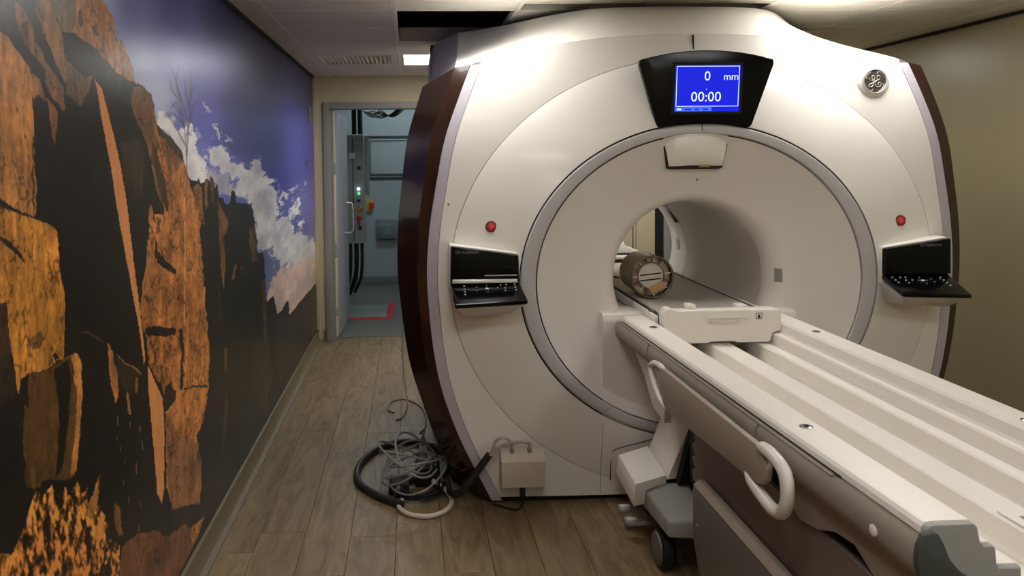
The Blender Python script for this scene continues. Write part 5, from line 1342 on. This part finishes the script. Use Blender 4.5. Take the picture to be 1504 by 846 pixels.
# bridge carrying the cradle through the bore
br = empty('bore_bridge', (CX, 4.1, 0.70))
tag(br, 'pale bridge inside the bore carrying the cradle board', 'bridge')
build('bridge_deck', Geo().box(CX - 0.318, CX + 0.318, 3.46, 4.95, 0.80, 0.848, 0.006), M_disc, br, 40)
build('bridge_post', Geo().box(CX - 0.12, CX + 0.12, 4.6, 4.9, 0.66, 0.799, 0.006), M_disc, br, 40)

# ================================================================ PHANTOM CYLINDER ON THE CRADLE
ph = empty('test_phantom', (1.13, 3.74, 0.888))
tag(ph, 'clear brown plastic cylinder with spoked end lying on the cradle in the bore', 'phantom')
PXc, PYf, PZc, PR = 1.135, 3.64, 0.998, 0.102
M_amber = mat('smoky_plastic', (150, 132, 108), 0.12, var=0.05, trans=0.35, ior=1.3)
M_pclear = mat('pale_plastic', (206, 198, 182), 0.15, var=0.05, coat=0.3)
M_pdark = mat('brown_plastic', (112, 92, 74), 0.25, var=0.1)
build('shell', Geo().lathe([(PR, 0.0), (PR, 0.21), (PR - 0.006, 0.212), (0.0, 0.212)], (PXc, PYf, PZc), 'y', 48, close=True), mat('smoky_shell', (146, 130, 104), 0.18, var=0.15, scale=12, coat=0.3), ph, 40)
build('front_rim', Geo().lathe([(PR - 0.008, 0.01), (PR - 0.008, -0.002), (PR - 0.004, -0.004), (PR + 0.001, -0.002), (PR + 0.001, 0.01)], (PXc, PYf, PZc), 'y', 48, close=True), M_pdark, ph, 40)
build('back_plate', Geo().lathe([(PR - 0.009, 0.03), (0.0, 0.03)], (PXc, PYf, PZc), 'y', 40, close=True), mat('phantom_inner', (190, 172, 148), 0.3, var=0.3, scale=25), ph)
build('core', Geo().lathe([(0.060, 0.029), (0.060, 0.008), (0.0, 0.008)], (PXc - 0.006, PYf, PZc + 0.006), 'y', 36, close=True), M_pclear, ph, 40)
for k in range(14):
    a = d2r(60 + k * 24)
    c, s = math.cos(a), math.sin(a)
    g = Geo().box(0.062, 0.092, 0.008, 0.029, -0.0035, 0.0035).map(lambda p: Vector((PXc + p.x * c - p.z * s, PYf + p.y, PZc + p.x * s + p.z * c)))
    build('spoke', g, M_pclear if k % 2 else M_pdark, ph)
build('ring_band', Geo().lathe([(0.060, 0.008), (0.060, 0.003), (0.066, 0.003), (0.066, 0.008)], (PXc - 0.006, PYf, PZc + 0.006), 'y', 36, close=True), M_pdark, ph, 40)
for dz in (0.012, -0.014):
    build('rod', Geo().tube([(PXc - 0.058, PYf + 0.004, PZc + dz - 0.004), (PXc + 0.042, PYf + 0.004, PZc + dz + 0.006)], 0.0028, 8, smooth=1), M_blackmatte, ph)
build('corner_block', Geo().hexa([(PXc + 0.0, PYf + 0.002, PZc - 0.085), (PXc + 0.07, PYf + 0.002, PZc - 0.05), (PXc + 0.07, PYf + 0.008, PZc - 0.05), (PXc + 0.0, PYf + 0.008, PZc - 0.085), (PXc - 0.02, PYf + 0.002, PZc - 0.055), (PXc + 0.045, PYf + 0.002, PZc - 0.02), (PXc + 0.045, PYf + 0.008, PZc - 0.02), (PXc - 0.02, PYf + 0.008, PZc - 0.055)], 0.002), mat('amber_insert', (190, 150, 108), 0.2), ph)
tag(build('coil_lead', Geo().tube([(0.985, 4.30, 0.905), (1.04, 4.2, 0.93), (1.02, 4.05, 0.915), (0.965, 4.08, 0.905), (0.98, 4.22, 0.92), (1.06, 4.27, 0.915), (1.14, 4.25, 0.905)], 0.005, 8), M_rubber),
    'small black lead curled behind the cylinder in the bore', 'cable')

# ================================================================ THINGS SEEN THROUGH THE BORE
tr = empty('equipment_trolley', (1.62, 6.3, 0.0))
tag(tr, 'dark grey trolley behind the scanner seen through the bore', 'trolley')
build('cabinet_body', Geo().box(1.30, 1.86, 6.05, 6.5, 0.10, 0.775, 0.008), mat('trolley_dark', (52, 58, 56), 0.5), tr)
build('top', Geo().box(1.28, 1.88, 6.03, 6.52, 0.777, 0.80, 0.004), M_table, tr)
build('drawer_line', Geo().box(1.31, 1.85, 6.044, 6.0495, 0.69, 0.697), M_blackmatte, tr)
for x in (1.36, 1.80):
    build('caster', Geo().lathe([(0.045, -0.015), (0.05, 0.0), (0.045, 0.015)], (0, 0, 0), 'x', 18).map(lambda p: Vector((x + p.x, 6.12 + p.y, 0.05 + p.z))), M_rubber, tr)
hc = empty('head_coil', (1.62, 6.25, 0.80)); tag(hc, 'white moulded coil lying on the dark trolley behind the scanner', 'coil')
build('coil_shell', Geo().prism([(1.46, 0.803), (1.46, 0.93), (1.50, 0.955), (1.63, 0.955), (1.66, 0.94), (1.69, 0.87), (1.76, 0.845), (1.84, 0.815), (1.84, 0.803)], 'y', 6.12, 6.42, 0.012, 3), M_table, hc, 40)
build('coil_window', Geo().box(1.50, 1.63, 6.112, 6.121, 0.84, 0.92, 0.003), M_disc, hc)
build('coil_base', Geo().box(1.47, 1.80, 6.105, 6.12, 0.803, 0.815), M_gap, hc)
lk = empty('storage_locker', (2.45, 6.55, 0.0)); tag(lk, 'grey locker behind the scanner at the right of the dark gap', 'locker')
build('body', Geo().box(2.32, 2.75, 6.4, 6.8, 0.0, 1.9, 0.006), mat('locker_grey', (150, 148, 138), 0.5), lk)
build('door', Geo().box(2.335, 2.735, 6.385, 6.399, 0.02, 1.88, 0.003), mat('locker_grey', (150, 148, 138)), lk)
build('handle', Geo().box(2.37, 2.385, 6.37, 6.384, 0.95, 1.05, 0.003), M_chrome, lk)
